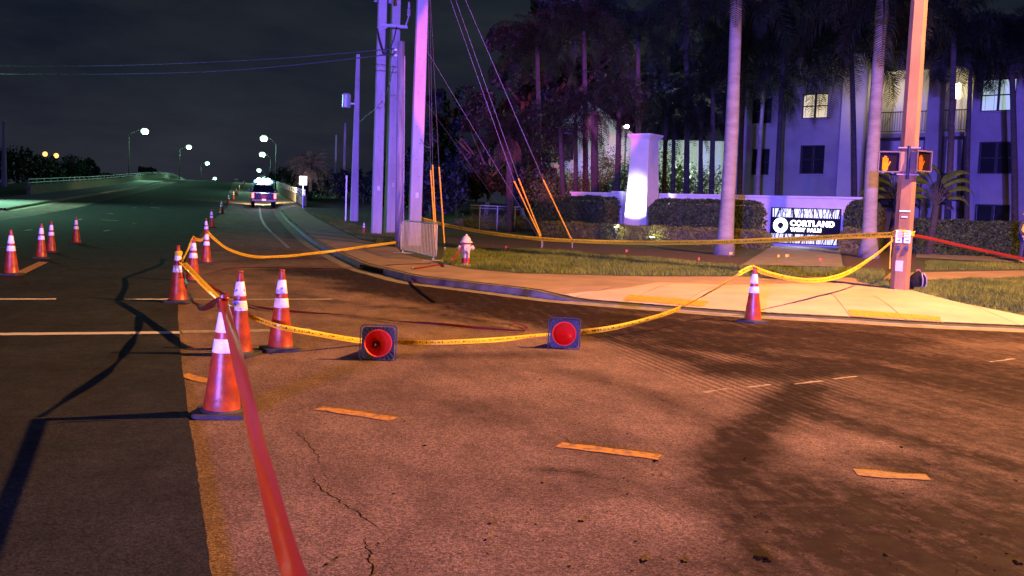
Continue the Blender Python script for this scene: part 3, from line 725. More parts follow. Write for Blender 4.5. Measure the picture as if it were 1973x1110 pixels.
ribbon(GT, pxs([(352, 506, 15.0), (372, 527, 14), (400, 556, 12.6), (426, 580, 11.6), (445, 593, 11.05), (462, 601, 10.75)]), 'broad yellow tape running down from the wound cone to behind the nearest cone', m_tapey, w=.12, twist=lambda u, s: 1.55-.3*u)
ribbon(GT, pxs([(468, 604, 10.6), (500, 617, 10.55), (540, 630, 10.4), (610, 643, 10.7), (690, 656, 11.3), (728, 657, 11.55), (780, 659, 11.6), (840, 660, 11.55), (920, 657, 11.9), (990, 652, 12.4), (1040, 647, 12.9), (1086, 644, 13.1), (1118, 640, 13.0)]), 'yellow printed tape sagging low between the upright cone and the two overturned cones', m_tapey, twist=lambda u, s: .15*math.sin(s*3), w=.06)
ribbon(GT, pxs([(1118, 640, 13.0), (1180, 632, 13.1), (1250, 615, 13.7), (1310, 594, 14.3), (1380, 556, 15.1), (1430, 524, 15.7), (1450, 515, 15.85)]), 'yellow tape rising from the darker overturned cone to the tip of the lone ramp cone', m_tapey, twist=lambda u, s: .35*math.sin(s*1.3)+(.9 if .5 < u < .8 else 0))
ribbon(GT, pxs([(1450, 515, 15.85), (1480, 527, 16.4), (1530, 538, 17.2), (1580, 540, 18.2), (1630, 527, 19.3), (1680, 497, 20.3), (1722, 463, 21.1)]), 'yellow tape sagging from the lone ramp cone to the signal pole', m_tapey, twist=lambda u, s: .3*math.sin(s*1.2), w=.085)
ribbon(GT, pxs([(399, 446, 26.2), (415, 462, 26.6), (440, 480, 27.3), (475, 492, 28.4), (510, 495.5, 29.4), (560, 493, 30.5), (610, 487.5, 31.8), (660, 481.5, 32.4), (710, 474, 33.6), (764, 467, 35.2)]), 'long yellow tape sagging from a cone across the lane to the wooden pole', m_tapey, w=.08)
ribbon(GT, pxs([(806, 420, 37), (870, 436, 36), (950, 450, 35), (1050, 461, 33), (1200, 467, 30), (1350, 467, 27), (1500, 462, 24.5), (1640, 455, 22.3), (1722, 452, 21.2)]), 'high yellow tape stretched from the pink lit pole past the sign to the signal pole', m_tapey, w=.125, twist=lambda u, s: .15*math.sin(s*.6))
# red tapes
def wrap(c, r0, z, label, mat, n, seed, name='tape_wrap'):
    rn = random.Random(seed); b = MB()
    for k in range(n):
        tz = rn.uniform(-.3, .3); zz = z+rn.uniform(-.05, .05); vs = []; fs = []
        for a in range(19):
            an = a*math.pi/9; rr = r0+.006+.004*k
            for h_ in (-.022, .022): vs.append(Vector((math.cos(an)*rr, math.sin(an)*rr, zz+h_+tz*math.cos(an+k)*.12)))
        for a in range(18): fs.append((a*2, a*2+2, a*2+3, a*2+1))
        b.add(vs, fs)
    b.add([(.07, -.07, z-.02), (.11, -.09, z-.02), (.13, -.08, z-.26), (.10, -.07, z-.3)], [(0, 1, 2, 3)])
    o = b.build(name, mat); o.location = c; return tag(o, label, 'barrier tape')
wc = road(343, 584); wrap(wc, .062, .70, 'layers of red tape wound round the upper bands of the taped cone', m_taper, 3, 4); wrap(wc, .05, .76, 'yellow tape knot at the top band of the taped cone', m_tapey, 2, 5)
nc = road(427, 799); wrap(nc, .034, .875, 'red tape knot round the tip of the nearest cone', m_taper, 2, 6)
ribbon('red_tape', pxs([(430, 577, 7.32), (438, 612, 6.5), (452, 665, 5.5), (474, 760, 4.3), (500, 868, 3.35), (530, 985, 2.72), (572, 1130, 2.2), (640, 1320, 1.75)]), 'broad red tape running from the nearest cone straight toward the viewer', m_taper, w=.078, twist=lambda u, s: 1.15+.15*math.sin(s*1.2), n=20)
ribbon('red_tape', pxs([(350, 510, 15), (357, 545, 13.6), (366, 571, 12), (384, 592, 9.8), (402, 590, 8.8), (418, 579, 8), (428, 573, 7.4)]), 'red tape sagging between the wound cone and the nearest cone', m_taper, w=.06, twist=lambda u, s: .6*math.sin(s*3))
gp = [road(*p)+Vector((0, 0, .03)) for p in ((425, 566), (475, 589), (523, 600), (600, 607), (680, 612), (760, 623), (840, 628), (920, 636), (1000, 641), (1012, 634), (985, 626))]
ribbon('red_tape', [at(352, 520, 15)]+gp, 'red tape lying on the pavement behind the overturned cones', m_taper, w=.05, twist=lambda u, s: 1.0+.4*math.sin(s*2))
ribbon('red_tape', [road(393, 534)+Vector((0, 0, .05)), road(430, 528)+Vector((0, 0, .1)), road(480, 525)+Vector((0, 0, .12)), road(560, 523)+Vector((0, 0, .08)), road(640, 522)+Vector((0, 0, .06)), road(700, 521)+Vector((0, 0, .08)), land(760, 513)+Vector((0, 0, .04)), land(830, 511)+Vector((0, 0, .04))], 'thin red tape lying across the lane to the storm drain', m_taper, w=.035, twist=lambda u, s: .9)
hyd = land(897, 511)
ribbon('red_tape', [hyd+Vector((-.1, -.16, .5)), at(870, 502, hyd.y-1.2), land(845, 513)+Vector((0, 0, .03)), land(800, 520)+Vector((0, 0, .03)), road(793, 530)+Vector((0, 0, .18)), road(795, 548)+Vector((0, 0, .04)), road(815, 566)+Vector((0, 0, .03)), road(840, 584)+Vector((0, 0, .03))], 'red tape trailing from the hydrant over the kerb onto the pavement', m_taper, w=.06, twist=lambda u, s: .8)
ribbon('red_tape', pxs([(1752, 455, 21.3), (1775, 456, 22), (1850, 473, 23), (1920, 488, 24), (1990, 503, 25), (2060, 520, 26)]), 'red tape running from the signal pole off to the right', m_taper, w=.075)

# ------------------------------------------------------------------ signal pole
def sq_pole(w0, w1, h, ch=.22, rz=0):
    b = MB(); vs = []; fs = []; n = 8
    rings = 14
    for i in range(rings+1):
        w = w0+(w1-w0)*i/rings; a = w/2; c = a*(1-ch*2)
        for x, y in ((c, -a), (a, -c), (a, c), (c, a), (-c, a), (-a, c), (-a, -c), (-c, -a)): vs.append(Vector((x, y, h*i/rings)))
    for i in range(rings):
        for k in range(8): fs.append((i*8+k, i*8+(k+1) % 8, (i+1)*8+(k+1) % 8, (i+1)*8+k))
    fs.append(tuple(range(rings*8, rings*8+8)))
    b.add(vs, fs); return b
sp = land(1733, 559)
SPW = .395
root = empty('signal_pole', sp, R(-22), 'tall chamfered concrete signal pole lit orange at its top, wrapped with yellow tape', 'signal pole')
o = sq_pole(SPW, .30, 10.2); o.build('shaft', m_polep, root)
def zat(px, py, p): return at(px, py, p.y).z - p.z
fr = -SPW/2   # front faces
for zc, h_ in ((zat(1738, 286, sp), .028), (zat(1738, 337, sp), .028)):
    b = MB(); b.box((0, 0, zc), (SPW*.95+.012, SPW*.95+.012, h_)); b.box((-.12, fr-.02, zc), (.2, .05, h_)); b.box((.13, fr-.02, zc), (.2, .05, h_)); b.build('mounting_band', M('band_metal', (.28, .2, .18), .5), root, bevel=.003)
b = MB(); b.tube([(0, fr-.03, zat(1738, 282, sp)), (0, fr-.03, zat(1738, 346, sp))], .035, 10); b.build('junction_tube', m_dark, root)
b = MB(); b.box((0, fr-.004, zat(1738, 312, sp)), (.30, .03, .42)); b.build('backing_panel', M('mustard_panel', (.32, .17, .03), .6), root)
for zc, h_, w_ in ((zat(1740, 407, sp), .028, .22), (zat(1738, 418, sp), .022, .12)):
    b = MB(); b.box((0, fr*.98-.006, zc), (w_, .012, h_)); b.build('reflective_strip', m_refl, root)
for dx, nm in ((-.085, 'left'), (.085, 'right')):
    b = MB(); b.box((dx, fr*.96-.014, zat(1738, 456, sp)), (.13, .01, .27)); pl = b.build('push_button_sign', m_refl, root, bevel=.002)
    b = MB()
    for k, ww in enumerate((.09, .07, .09, .06, .08)): b.box((dx, fr*.96-.021, zat(1738, 456, sp)+.1-k*.028), (ww, .004, .009))
    b.box((dx, fr*.96-.021, zat(1738, 456, sp)-.08), (.07, .004, .02)); b.box((dx+.022, fr*.96-.021, zat(1738, 456, sp)-.08), (.012, .004, .045))
    b.build('sign_print', m_dark, pl)
    b = MB(); b.box((dx, fr*.96-.03, zat(1738, 478, sp)), (.075, .05, .10)); b.lathe([(.022, 0), (.022, .02), (.012, .03)], 14, (dx, fr*.96-.055, zat(1738, 478, sp)), (0, -1, 0)); b.build('push_button', m_dark, root, bevel=.004)
b = MB(); b.box((-.04, fr*.96-.01, zat(1734, 512, sp)), (.15, .006, .23)); b.build('notice_plate', M('pale_plate', (.6, .5, .6), .6), root)
# tape wraps round the pole (kept as its own thing)
b = MB()
for k in range(4):
    zc = zat(1738, 452, sp)+.035*k-.03; rr = SPW*.56
    b.tube([Vector((math.cos(a*math.pi/8)*rr, math.sin(a*math.pi/8)*rr, zc+.02*math.sin(a+k))) for a in range(17)], .014, 5)
b.tube([(-.23, fr+.02, zat(1722, 456, sp)), (-.235, fr+.02, zat(1722, 485, sp)), (-.228, fr+.03, zat(1722, 518, sp))], .012, 5)
w = b.build('tape_wrap', m_tapey); w.location = sp; w.rotation_euler = (0, 0, R(-22)); tag(w, 'yellow tape knotted round the signal pole with one hanging end', 'barrier tape')

# pedestrian signals
def hand_poly():
    b = MB()
    def blob(x, z, w_, h_): b.box((x, 0, z), (w_, .004, h_))
    blob(0, -.055, .095, .11)
    for x, h_, z in ((-.036, .085, .03), (-.012, .105, .045), (.012, .10, .042), (.036, .075, .025)): blob(x, z+.002, .019, h_)
    b.box((.064, 0, -.02), (.02, .004, .08), M_=Matrix.Rotation(R(28), 3, 'Y'))
    blob(0, -.12, .07, .03)
    return b
def ped_signal(px, py, y, yaw, label, e):
    p = at(px, py, y); r = empty('pedestrian_signal', p, yaw, label, 'pedestrian signal', 'pedestrian signals on the pole')
    b = MB(); b.box((0, .10, 0), (.40, .17, .42)); b.box((0, .20, 0), (.30, .06, .34)); b.build('housing', m_galv if False else M('signal_housing', (.16, .12, .11), .55), r, bevel=.02)
    b = MB()
    for sx, sz, dx_, dz_ in ((.43, .03, 0, .213), (.43, .03, 0, -.213), (.03, .45, .213, 0), (.03, .45, -.213, 0)): b.box((dx_, -.01, dz_), (sx, .06, sz))
    b.build('visor_rim', M('rim_pale', (.12, .08, .07), .55), r, bevel=.006)
    b = MB(); b.box((0, .006, 0), (.39, .012, .40)); b.build('lens', M('signal_lens', (.008, .003, .003), .6, spec=.1), r)
    h = hand_poly().build('hand_symbol', M('hand_light', (.02, .005, .0), 1, spec=0, emit=(1, .19, .015) if e > 2 else (1, .12, .01), estr=e), r, bevel=.004)
    h.location = (-.075, -.006, -.01); h.scale = (1.25, 1, 1.4)
    b = MB()
    for k in range(2): b.box((.10, .085, .225-.45*k), (.05, .05, .02)); b.box((-.10, .085, .225-.45*k), (.05, .05, .02))
    b.build('bracket', m_galv, r)
    return r
ped_signal(1713, 312, sp.y-.32, R(-14), 'left pedestrian signal showing a bright orange raised hand', 2.6)
ped_signal(1779, 311, sp.y-.30, R(26), 'right pedestrian signal turned away showing a dimmer orange hand', 1.5)

# backpack
p = land(1767, 557)
r = empty('backpack', p, R(-20), 'dark backpack leaning on the grass against the foot of the signal pole', 'backpack')
b = MB(); vs = []; fs = []
for i in range(9):
    z = .40*i/8; k = math.sin(min(1, (i+1.5)/9)*math.pi)**.45; w_ = .17*k+.02; d_ = .11*k+.015
    for j in range(14):
        a = 2*math.pi*j/14; c_ = abs(math.cos(a))**.6*math.copysign(1, math.cos(a)); s2 = abs(math.sin(a))**.6*math.copysign(1, math.sin(a)); vs.append(Vector((w_*c_, d_*s2+.03*(i/8), z)))
for i in range(8):
    for j in range(14): fs.append((i*14+j, i*14+(j+1) % 14, (i+1)*14+(j+1) % 14, (i+1)*14+j))
fs.append(tuple(range(8*14, 9*14))); b.add(vs, fs); b.build('bag_body', M('dark_canvas', (.014, .012, .010), .85, 0, .3, 20, spec=.1), r, smooth=True)
b = MB(); b.tube([(.08, -.12, .02), (.10, -.145, .12), (.10, -.15, .24), (.07, -.11, .36)], .012, 6); b.tube([(.15, -.07, .02), (.185, -.08, .14), (.17, -.08, .28), (.11, -.05, .38)], .010, 6); b.build('strap', M('grey_strap', (.35, .32, .36), .6), r)
b = MB(); b.tube([(-.04, 0, .39), (-.03, 0, .43), (.03, 0, .43), (.04, 0, .39)], .012, 6); b.build('grab_handle', M('red_trim', (.5, .1, .12), .6), r)

# ------------------------------------------------------------------ hydrant
r = empty('fire_hydrant', hyd, R(12), 'pale fire hydrant with red bands on the grass beside the steel barricade', 'fire hydrant')
m_hyd = M('hydrant_white', (.62, .56, .56), .5, 0, .15, 10); m_hydr = M('hydrant_red', (.55, .05, .03), .5, 0, .2, 12)
b = MB(); b.lathe([(.15, 0), (.15, .03), (.105, .04), (.10, .30), (.115, .40), (.125, .48), (.13, .55), (.12, .60)], 24); b.build('barrel', m_hyd, r, smooth=True)
b = MB(); b.lathe([(.17, .60), (.17, .63), (.135, .65), (.12, .70), (.085, .76), (.04, .79), (.03, .80), (.03, .83), (0.005, .835)], 24); b.build('bonnet', m_hyd, r, smooth=True)
for ax, sz in (((-1, 0, 0), .058), ((1, 0, 0), .058), ((0, -1, 0), .075)):
    b = MB(); c = Vector(ax)*.10+Vector((0, 0, .47)); b.lathe([(sz, 0), (sz, .06), (sz*1.2, .06), (sz*1.2, .10), (sz*.4, .11), (sz*.4, .13)], 10, c, ax); b.build('nozzle_cap', m_hyd, r)
b = MB(); b.lathe([(.127, .555), (.134, .58), (.128, .60)], 24, caps=False); b.lathe([(.108, .05), (.107, .12), (.104, .2)], 24, caps=False); b.build('red_band', m_hydr, r)
b = MB(); b.tube([(-.12, -.09, .56), (-.04, -.125, .45), (.03, -.118, .3), (.02, -.12, .12)], .018, 6); b.tube([(.12, -.08, .55), (.03, -.13, .42), (-.03, -.12, .34)], .014, 6); w = b.build('tape_scrap', m_taper); w.location = hyd; w.rotation_euler = (0, 0, R(12)); tag(w, 'scraps of red tape knotted over the front of the hydrant', 'barrier tape')

# ------------------------------------------------------------------ steel barricade
bn = land(840, 504); bf = land(772, 487)
ba = math.atan2(bf.y-bn.y, bf.x-bn.x); bl = min(2.6, (Vector((bf.x, bf.y, 0))-Vector((bn.x, bn.y, 0))).length)
ang = (Vector((bf.x-bn.x, bf.y-bn.y, 0))).normalized()
r = empty('crowd_barricade', bn, ba, 'galvanised steel crowd barricade standing at the foot of the pink lit pole', 'barricade')
Lb = (Vector((bf.x-bn.x, bf.y-bn.y, 0))).length
b = MB(); cr_ = .12; hb = 1.08; pts = []
for cx, cz, a0 in ((Lb-cr_, hb-cr_, 0), (cr_, hb-cr_, 90), (cr_, .12+cr_, 180), (Lb-cr_, .12+cr_, 270)):
    for k in range(6): a = R(a0+k*18); pts.append((cx+cr_*math.cos(a), 0, cz+cr_*math.sin(a)))
pts.append(pts[0]); b.tube(pts, .021, 8); b.build('frame', m_galv, r, smooth=True)
nb = 26
b = MB()
for k in range(1, nb): b.tube([(Lb*k/nb, 0, .13), (Lb*k/nb, 0, hb)], .014, 6)
b.build('bars', m_galv, r)
for fx in (.35, Lb-.35):
    b = MB(); b.box((fx, 0, .07), (.05, .05, .12)); b.box((fx, 0, .015), (.05, .62, .02)); b.build('foot', m_galv, r)

# ------------------------------------------------------------------ utility poles
def conc_pole(px, py, w0, w1, h, rz, label, H=HL, lean=0, group=None, y=None, mat=m_polec, ch=.06, name='utility_pole'):
    p = land(px, py) if y is None else at(px, py, y); r = empty(name, p, rz, label, 'utility pole', group)
    r.rotation_euler = (0, lean, rz); sq_pole(w0, w1, h, ch).build('shaft', mat, r); return r, p
P1, p1 = conc_pole(725, 451, .46, .33, 17, R(16), 'violet lit square concrete pole with a metal arm, left of the pair', group=None)
P2, p2 = conc_pole(740.5, 451, .46, .32, 16, R(30), 'darker square concrete pole standing close behind the violet one', group=None)
P2.location = p2+Vector((.12, .9, 0)); P1.location = p1
pk = at(797.5, 470, 36.5); pk.z = HL(pk.x, pk.y)
PK = empty('utility_pole', pk, 0, 'widest pole, square concrete lit bright pink, behind the barricade', 'utility pole'); PK.rotation_euler = (0, R(.3), R(14)); sq_pole(.46, .34, 18, .05).build('shaft', m_polec, PK)
wp = at(769.5, 476, 35.6); wp.z = HL(wp.x, wp.y)
WP = empty('utility_pole', wp, 0, 'short round wooden pole with a flat cut top left of the pink pole', 'utility pole')
hW = at(764, 80, 35.6).z-wp.z
b = MB(); b.lathe([(.17, 0), (.16, hW*.3), (.145, hW*.7), (.13, hW)], 14); b.build('shaft', m_wood, WP, smooth=True); WP.rotation_euler = (0, R(-1.1), 0)
b = MB(); b.tube([(.15, -.1, 0), (.15, -.12, hW*.5), (.13, -.05, hW*.93)], .022, 6); b.build('conduit', M('conduit_pink', (.4, .3, .3), .6), WP)
b = MB()
for zz in (hW-.3, hW-.5): b.lathe([(.03, 0), (.045, .02), (.03, .05), (.045, .07), (.03, .1)], 10, (-.14, -.02, zz), (-1, 0, 0))
b.build('insulator', m_refl, WP)
P5, p5 = conc_pole(682, 426, .62, .40, 1, R(10), 'blue lit concrete pole with a small can transformer, farther along the verge')
for c in kids(P5): bpy.data.objects.remove(c)
h5 = at(690, 105, p5.y).z-p5.z; sq_pole(.50, .22, h5, .1).build('shaft', m_polec, P5)
b = MB(); b.lathe([(.25, 0), (.27, .05), (.27, .75), (.2, .85)], 16, (-.62, -.1, at(674, 209, p5.y).z-p5.z)); b.box((-.3, -.05, at(674, 200, p5.y).z-p5.z), (.3, .08, .08)); b.build('transformer_can', m_galv, P5, smooth=False)
b = MB(); b.box((-.5, 0, .5), (.08, .06, 4.4)); b.build('riser', m_galv, P5)
for px, py, yt, w_, lb, dd in ((661.5, 392, 237, .36, 'slim pale concrete pole left of the blue lit one, beyond it', 112), (645, 391, 260, .30, 'dim slim pole farthest along the right verge', 125), (633, 388, 355, .2, 'shortest dark stub pole near the white square sign', 130)):
    q = at(px, py, dd); hh = at(px, yt, dd).z-q.z; r = empty('utility_pole', (q.x, q.y, HL(q.x, q.y)-.3), R(8), lb, 'utility pole'); sq_pole(w_, w_*.6, q.z+hh-HL(q.x, q.y)+.3, .1).build('shaft', m_polec, r)
for r_, hw, z_ in ((PK, .2, 1.9), (P1, .2, 2.1), (P2, .2, 2.3)):
    b = MB(); b.box((.02, -hw-.035, z_), (.13, .008, .2)); b.build('number_tag', m_galv, r_)
    b = MB()
    for k in range(16): b.lathe([(.018, -.02), (.018, .03)], 6, (.06*(-1)**k, -hw-.005+.004*k, 2.6+k*.62), (0, -1, 0))
    b.build('bolt_holes', m_dark, r_)
# arm and insulators on the violet pole
def zP(py): return at(735, py, p1.y).z-p1.z
b = MB(); b.box((.55, -.24, zP(50)), (1.15, .1, .13)); b.box((.1, -.24, zP(56)), (.5, .06, .06), M_=Matrix.Rotation(R(-30), 3, 'Y')); b.build('crossarm', m_galv, P1)
b = MB(); b.tube([(1.05, -.24, zP(48)), (1.18, -.24, zP(28))], .035, 6)
b.lathe([(.035, -.05), (.07, 0), (.1, .05), (.06, .1), (.1, .15), (.06, .2), (.1, .25), (.05, .3), (.05, .6)], 10, (1.18, -.24, zP(27)))
b.build('insulator', M('porcelain', (.35, .28, .3), .4), P1)
for dx in (-.24, .42):
    b = MB(); b.lathe([(.08, 0), (.1, .05), (.07, .1), (.1, .15), (.07, .2), (.1, .3), (.1, .45)], 10, (dx-.1, -.28, zP(8))); b.build('insulator', M('porcelain2', (.3, .24, .36), .4), P1)

# cables and guy wires
def wire(pts, r_, label, mat=m_wire, name='cable', n=8, cat='cable', group=None):
    b = MB(); b.tube(smooth_line([Vector(p) for p in pts], n) if len(pts) > 2 else pts, r_, 5); return tag(b.build(name, mat), label, cat, group)
wire(pxs([(-40, 128, 60), (180, 127, 55), (375, 121, 48), (560, 111, 42), (760, 94, 35.6)]), .022, 'upper of the two thin cables crossing the sky to the wooden pole')
wire(pxs([(-40, 143, 60), (200, 143, 54), (400, 138, 48), (560, 126, 42), (760, 104, 35.6)]), .024, 'lower and paler of the two cables crossing the sky to the wooden pole')
wire(pxs([(726, 55, p1.y-.4), (730, 78, p1.y-.5), (738, 105, p1.y-.5)]), .03, 'black cable hanging from the left insulator down the violet pole', m_cable)
wire(pxs([(764, 52, p1.y-.4), (757, 80, p1.y-.6), (742, 106, p1.y-.5)]), .03, 'black cable hanging from the end of the metal arm', m_cable)
wire(pxs([(744, 55, p1.y-.4), (743, 80, p1.y-.5), (741, 106, p1.y-.5)]), .03, 'black cable hanging straight between the two concrete poles', m_cable)
wire(pxs([(758, 130, 35.5), (752, 155, 37), (742, 185, 45), (725, 208, p1.y-.5), (704, 225, 60), (690, 238, 75)]), .012, 'slack thin cable looping left from the wooden pole')
wire(pxs([(808, 262, 36.4), (818, 281, 36), (830, 284, 35), (826, 284, 34)]), .01, 'short loose cable end at the right side of the pink pole')
def guy(top, knee, foot, y, label, yt=36.5, r_=.012, guard=True):
    a = at(top[0], top[1], yt); f = at(foot[0], foot[1], y); 
    k = at(knee[0], knee[1], y+(yt-y)*(foot[1]-knee[1])/(foot[1]-top[1])) if knee else None
    g = empty('guy_wire', f, 0, label, 'guy wire')
    b = MB(); b.tube([a-f, (k-f) if k else (a-f)*.5, Vector((0, 0, 0))], r_*.55, 5); b.build('strand', m_wire, g)
    if guard:
        b = MB(); b.tube([k-f, (k-f)*.06], .026, 8); b.build('guard', m_guard, g)
        b = MB(); b.tube([(0, 0, 0), (0.0, .02, -.35)], .016, 6); b.lathe([(.03, -.03), (.045, 0), (.03, .03)], 8); b.build('anchor_eye', m_galv, g)
guy((822, -150), (829.6, 328), (840, 490), 33.5, 'leftmost guy wire of the steep trio right of the pink pole, thin yellow guard')
guy((826, -150), (833.5, 318), (842, 492), 33.2, 'middle guy wire of the steep trio, tallest yellow guard')
guy((822, -150), (846, 322), (857, 478), 32.6, 'rightmost guy wire of the steep trio, yellow guard standing apart')
guy((805, -180), (990.6, 349), (1044, 463), 36, 'left guy wire of the slanting pair sharing one anchor, orange guard')
guy((815, -180), (999, 344), (1045, 461), 36.2, 'right guy wire of the slanting pair sharing one anchor, orange guard')
guy((815, -190), (1046.5, 346), (1103, 466), 36.2, 'separate slanting guy wire farthest right with its own anchor')
guy((800, 60), None, (1046.5, 473), 35.8, 'unguarded thin wire slanting down to the shared anchor', guard=False)
guy((808, 180), None, (1000, 449), 40, 'faint lowest thin wire slanting into the dark shrubs', guard=False, r_=.008)
b = MB()
for px in (1046, 1103):
    p = land(px, 475); b.tube([p, p+Vector((-.05, 0, .35))], .02, 6)
tag(b.build('anchor_rod', m_galv), 'two galvanised anchor rods standing out of the ground under the slanting wires', 'anchor rods')

# ------------------------------------------------------------------ bridge barriers
def barrier(name, line, H, label, side, postgap=3.0):
    r = empty(name, (line[0].x, line[0].y, H(line[0].x, line[0].y)), 0, label, 'bridge barrier'); o_ = Vector(r.location)
    vs = []; fs = []; P = []
    for i in range(len(line)-1):
        n = max(1, int((line[i+1]-line[i]).length/postgap))
        for k in range(n): P.append(line[i].lerp(line[i+1], k/n))
    P.append(line[-1])
    def sweep(cs):
        vs = []; fs = []; m = len(cs)
        for i, p in enumerate(P):
            t = (P[min(i+1, len(P)-1)]-P[max(i-1, 0)]).normalized(); nn_ = Vector((-t.y, t.x, 0)); z = H(p.x, p.y)
            for a, c in cs: q = p+nn_*a; vs.append(Vector((q.x, q.y, z+c))-o_)
        for i in range(len(P)-1):
            for k in range(m): fs.append((i*m+k, i*m+(k+1) % m, (i+1)*m+(k+1) % m, (i+1)*m+k))
        fs.append(tuple(range(m-1, -1, -1))); fs.append(tuple((len(P)-1)*m+k for k in range(m))); return vs, fs
    v, f = sweep([(-.2, 0), (-.14, .1), (-.1, .81), (.12, .81), (.12, 0)]); mesh('parapet', v, f, m_kerb, r)
    for z in (1.0, 1.28):
        v, f = sweep([(-.03, z-.03), (-.03, z+.03), (.03, z+.03), (.03, z-.03)]); mesh('rail', v, f, m_galv, r)
    b = MB(); b.box((0, 0, 0), (.07, .07, .48)); b.box((0, 0, -.235), (.16, .16, .02)); first = b.build('post', m_galv, r)
    for i, p in enumerate(P[:98]):
        c = first if i == 0 else first.copy()
        if i: COL.objects.link(c); c.parent = r
        c.location = Vector((p.x, p.y, H(p.x, p.y)+1.05))-o_
    return r
barrier('bridge_barrier', [xy(80, 5.15), xy(95, 5.1), xy(120, 5.0), xy(160, 5.0), xy(210, 5.0), xy(260, 5.0), xy(330, 5)], lambda x, y: HR(x, y)+.3, 'steel railed concrete parapet starting behind the pickup on the right of the bridge', 1)
barrier('bridge_barrier', [xy(87, LK-3.6), xy(110, LK-3.6), xy(140, LK-3.6), xy(180, LK-3.6), xy(230, LK-3.6), xy(290, LK-3.6), xy(360, LK-3.6)], lambda x, y: HR(x, y)+.12, 'long steel railed parapet rising along the left side of the bridge', -1)

# ------------------------------------------------------------------ street lights on the bridge
m_lpole = M('street_pole_grey', (.022, .022, .024), .7, spec=.1)
m_lampg = M('lamp_glow_green', (.8, .9, .8), .4, emit=(.55, 1, .78), estr=2.6)
def street_light(px, ptop, pxp, y, label, sgn, H=HR, emis=m_lampg, e_r=.55, armh=.9):
    hd = at(px, ptop, y); base = at(pxp, 345, y); gz = H(base.x, base.y)
    r = empty('street_light', (base.x, base.y, gz), 0, label, 'street light', 'street lights along the bridge')
    L_ = hd.x-base.x; Hh = hd.z-gz
    b = MB(); b.tube([(0, 0, 0), (0, 0, Hh*.5), (0, 0, Hh-armh)], [.10, .07, .05], 8); b.lathe([(.25, 0), (.25, .3), (.14, .4)], 8); b.build('pole', m_lpole, r)
    b = MB(); b.tube([(0, 0, Hh-armh), (L_*.35, 0, Hh-armh*.35), (L_*.7, 0, Hh+.12), (L_*.86, 0, Hh+.14)], .035, 6); b.build('arm', m_lpole, r)
    b = MB(); b.lathe([(.1, .1), (.3, .2), (.34, .32), (.2, .44), (.05, .48)], 12, (L_, 0, Hh)); b.build('lamp_head', m_galv, r)
    b = MB(); b.lathe([(.03, -e_r*.9), (e_r*.5, -e_r*.85), (e_r*.85, -e_r*.45), (e_r*.85, e_r*.0), (e_r*.5, e_r*.35), (.05, e_r*.45)], 14, (L_, 0, Hh)); b.build('lens', emis, r, smooth=True)  # lens blown up to the breadth of the lamp's glare
    lamp('street_light_glow', 'POINT', (base.x+L_, base.y, gz+Hh-1.6), 3400 if y < 240 else 2400, (.40, 1, .66), .3)
    return r
street_light(279, 251, 248, 165, 'nearest and brightest green white street light on the left of the bridge', 1, e_r=.75)
street_light(364, 282, 346, 230, 'second street light from the left, above the left lanes', 1, e_r=.75)
street_light(399.5, 313.5, 387, 300, 'third street light from the left, low over the crest', 1, e_r=.8)
street_light(414, 343, 408, 360, 'farthest left street light touching the bridge crest', 1, e_r=.8)
street_light(508.5, 265, 531, 130, 'tallest street light on the right of the bridge, above the pickup', -1, H=lambda x, y: HR(x, y)+.3, e_r=.6)
street_light(505.5, 296, 520.5, 200, 'second street light up on the right of the bridge', -1, H=lambda x, y: HR(x, y)+.3, e_r=.75)
street_light(499, 327, 510, 290, 'third and lowest street light on the right, just over the light bar', -1, H=lambda x, y: HR(x, y)+.3, e_r=.8)
# distant orange flood lights on the left
m_lampo = M('lamp_glow_orange', (.9, .6, .3), .4, emit=(1, .45, .12), estr=2.6)
q = at(92, 385, 230); r = empty('flood_light_pole', (q.x, q.y, HLeft(q.x, q.y)), 0, 'distant pole with two orange flood lights among the left trees', 'flood light'); gz = r.location.z; zt = at(98, 308, 230).z-gz
b = MB(); b.tube([(0, 0, 0), (0, 0, zt)], [.2, .12], 8); b.tube([(-.8, 0, zt+.9), (0, 0, zt), (1.6, 0, zt+.7)], .07, 6); b.build('pole', m_dark, r)
for px, py in ((87, 297), (108.5, 300)):
    c = at(px, py, 230)-Vector(r.location); b = MB(); b.box((c.x, c.y+.2, c.z), (1.1, .3, .9)); h = b.build('flood_head', m_dark, r)
    b = MB(); b.lathe([(.1, -.05), (.6, 0), (.55, .2), (.1, .3)], 12, (c.x, c.y, c.z), (0, -1, 0)); b.build('lens', m_lampo, h)
q = at(8, 385, 100); r = empty('utility_pole', (q.x, q.y, HLeft(q.x, q.y)), 0, 'lone grey pole at the far left edge of the frame', 'utility pole')
sq_pole(.5, .25, at(8, 234, 100).z-r.location.z, .2).build('shaft', m_polec, r)

# white square road sign
q = at(583, 400, 76); sgz = HL(q.x, q.y)
r = empty('road_sign', (q.x, q.y, sgz), R(8), 'blank looking white square sign on a thin post beside the bridge sidewalk', 'road sign')
zc = at(582, 348, 76).z-sgz
b = MB(); b.box((0, .03, zc/2), (.06, .05, zc+.3)); b.build('post', m_galv, r)
b = MB(); b.box((0, 0, zc), (.60, .012, .72)); b.build('sign_plate', M('retroreflective_sheet', (.95, .93, .97), .4, emit=(1, .95, 1), estr=.0), r, bevel=.004)

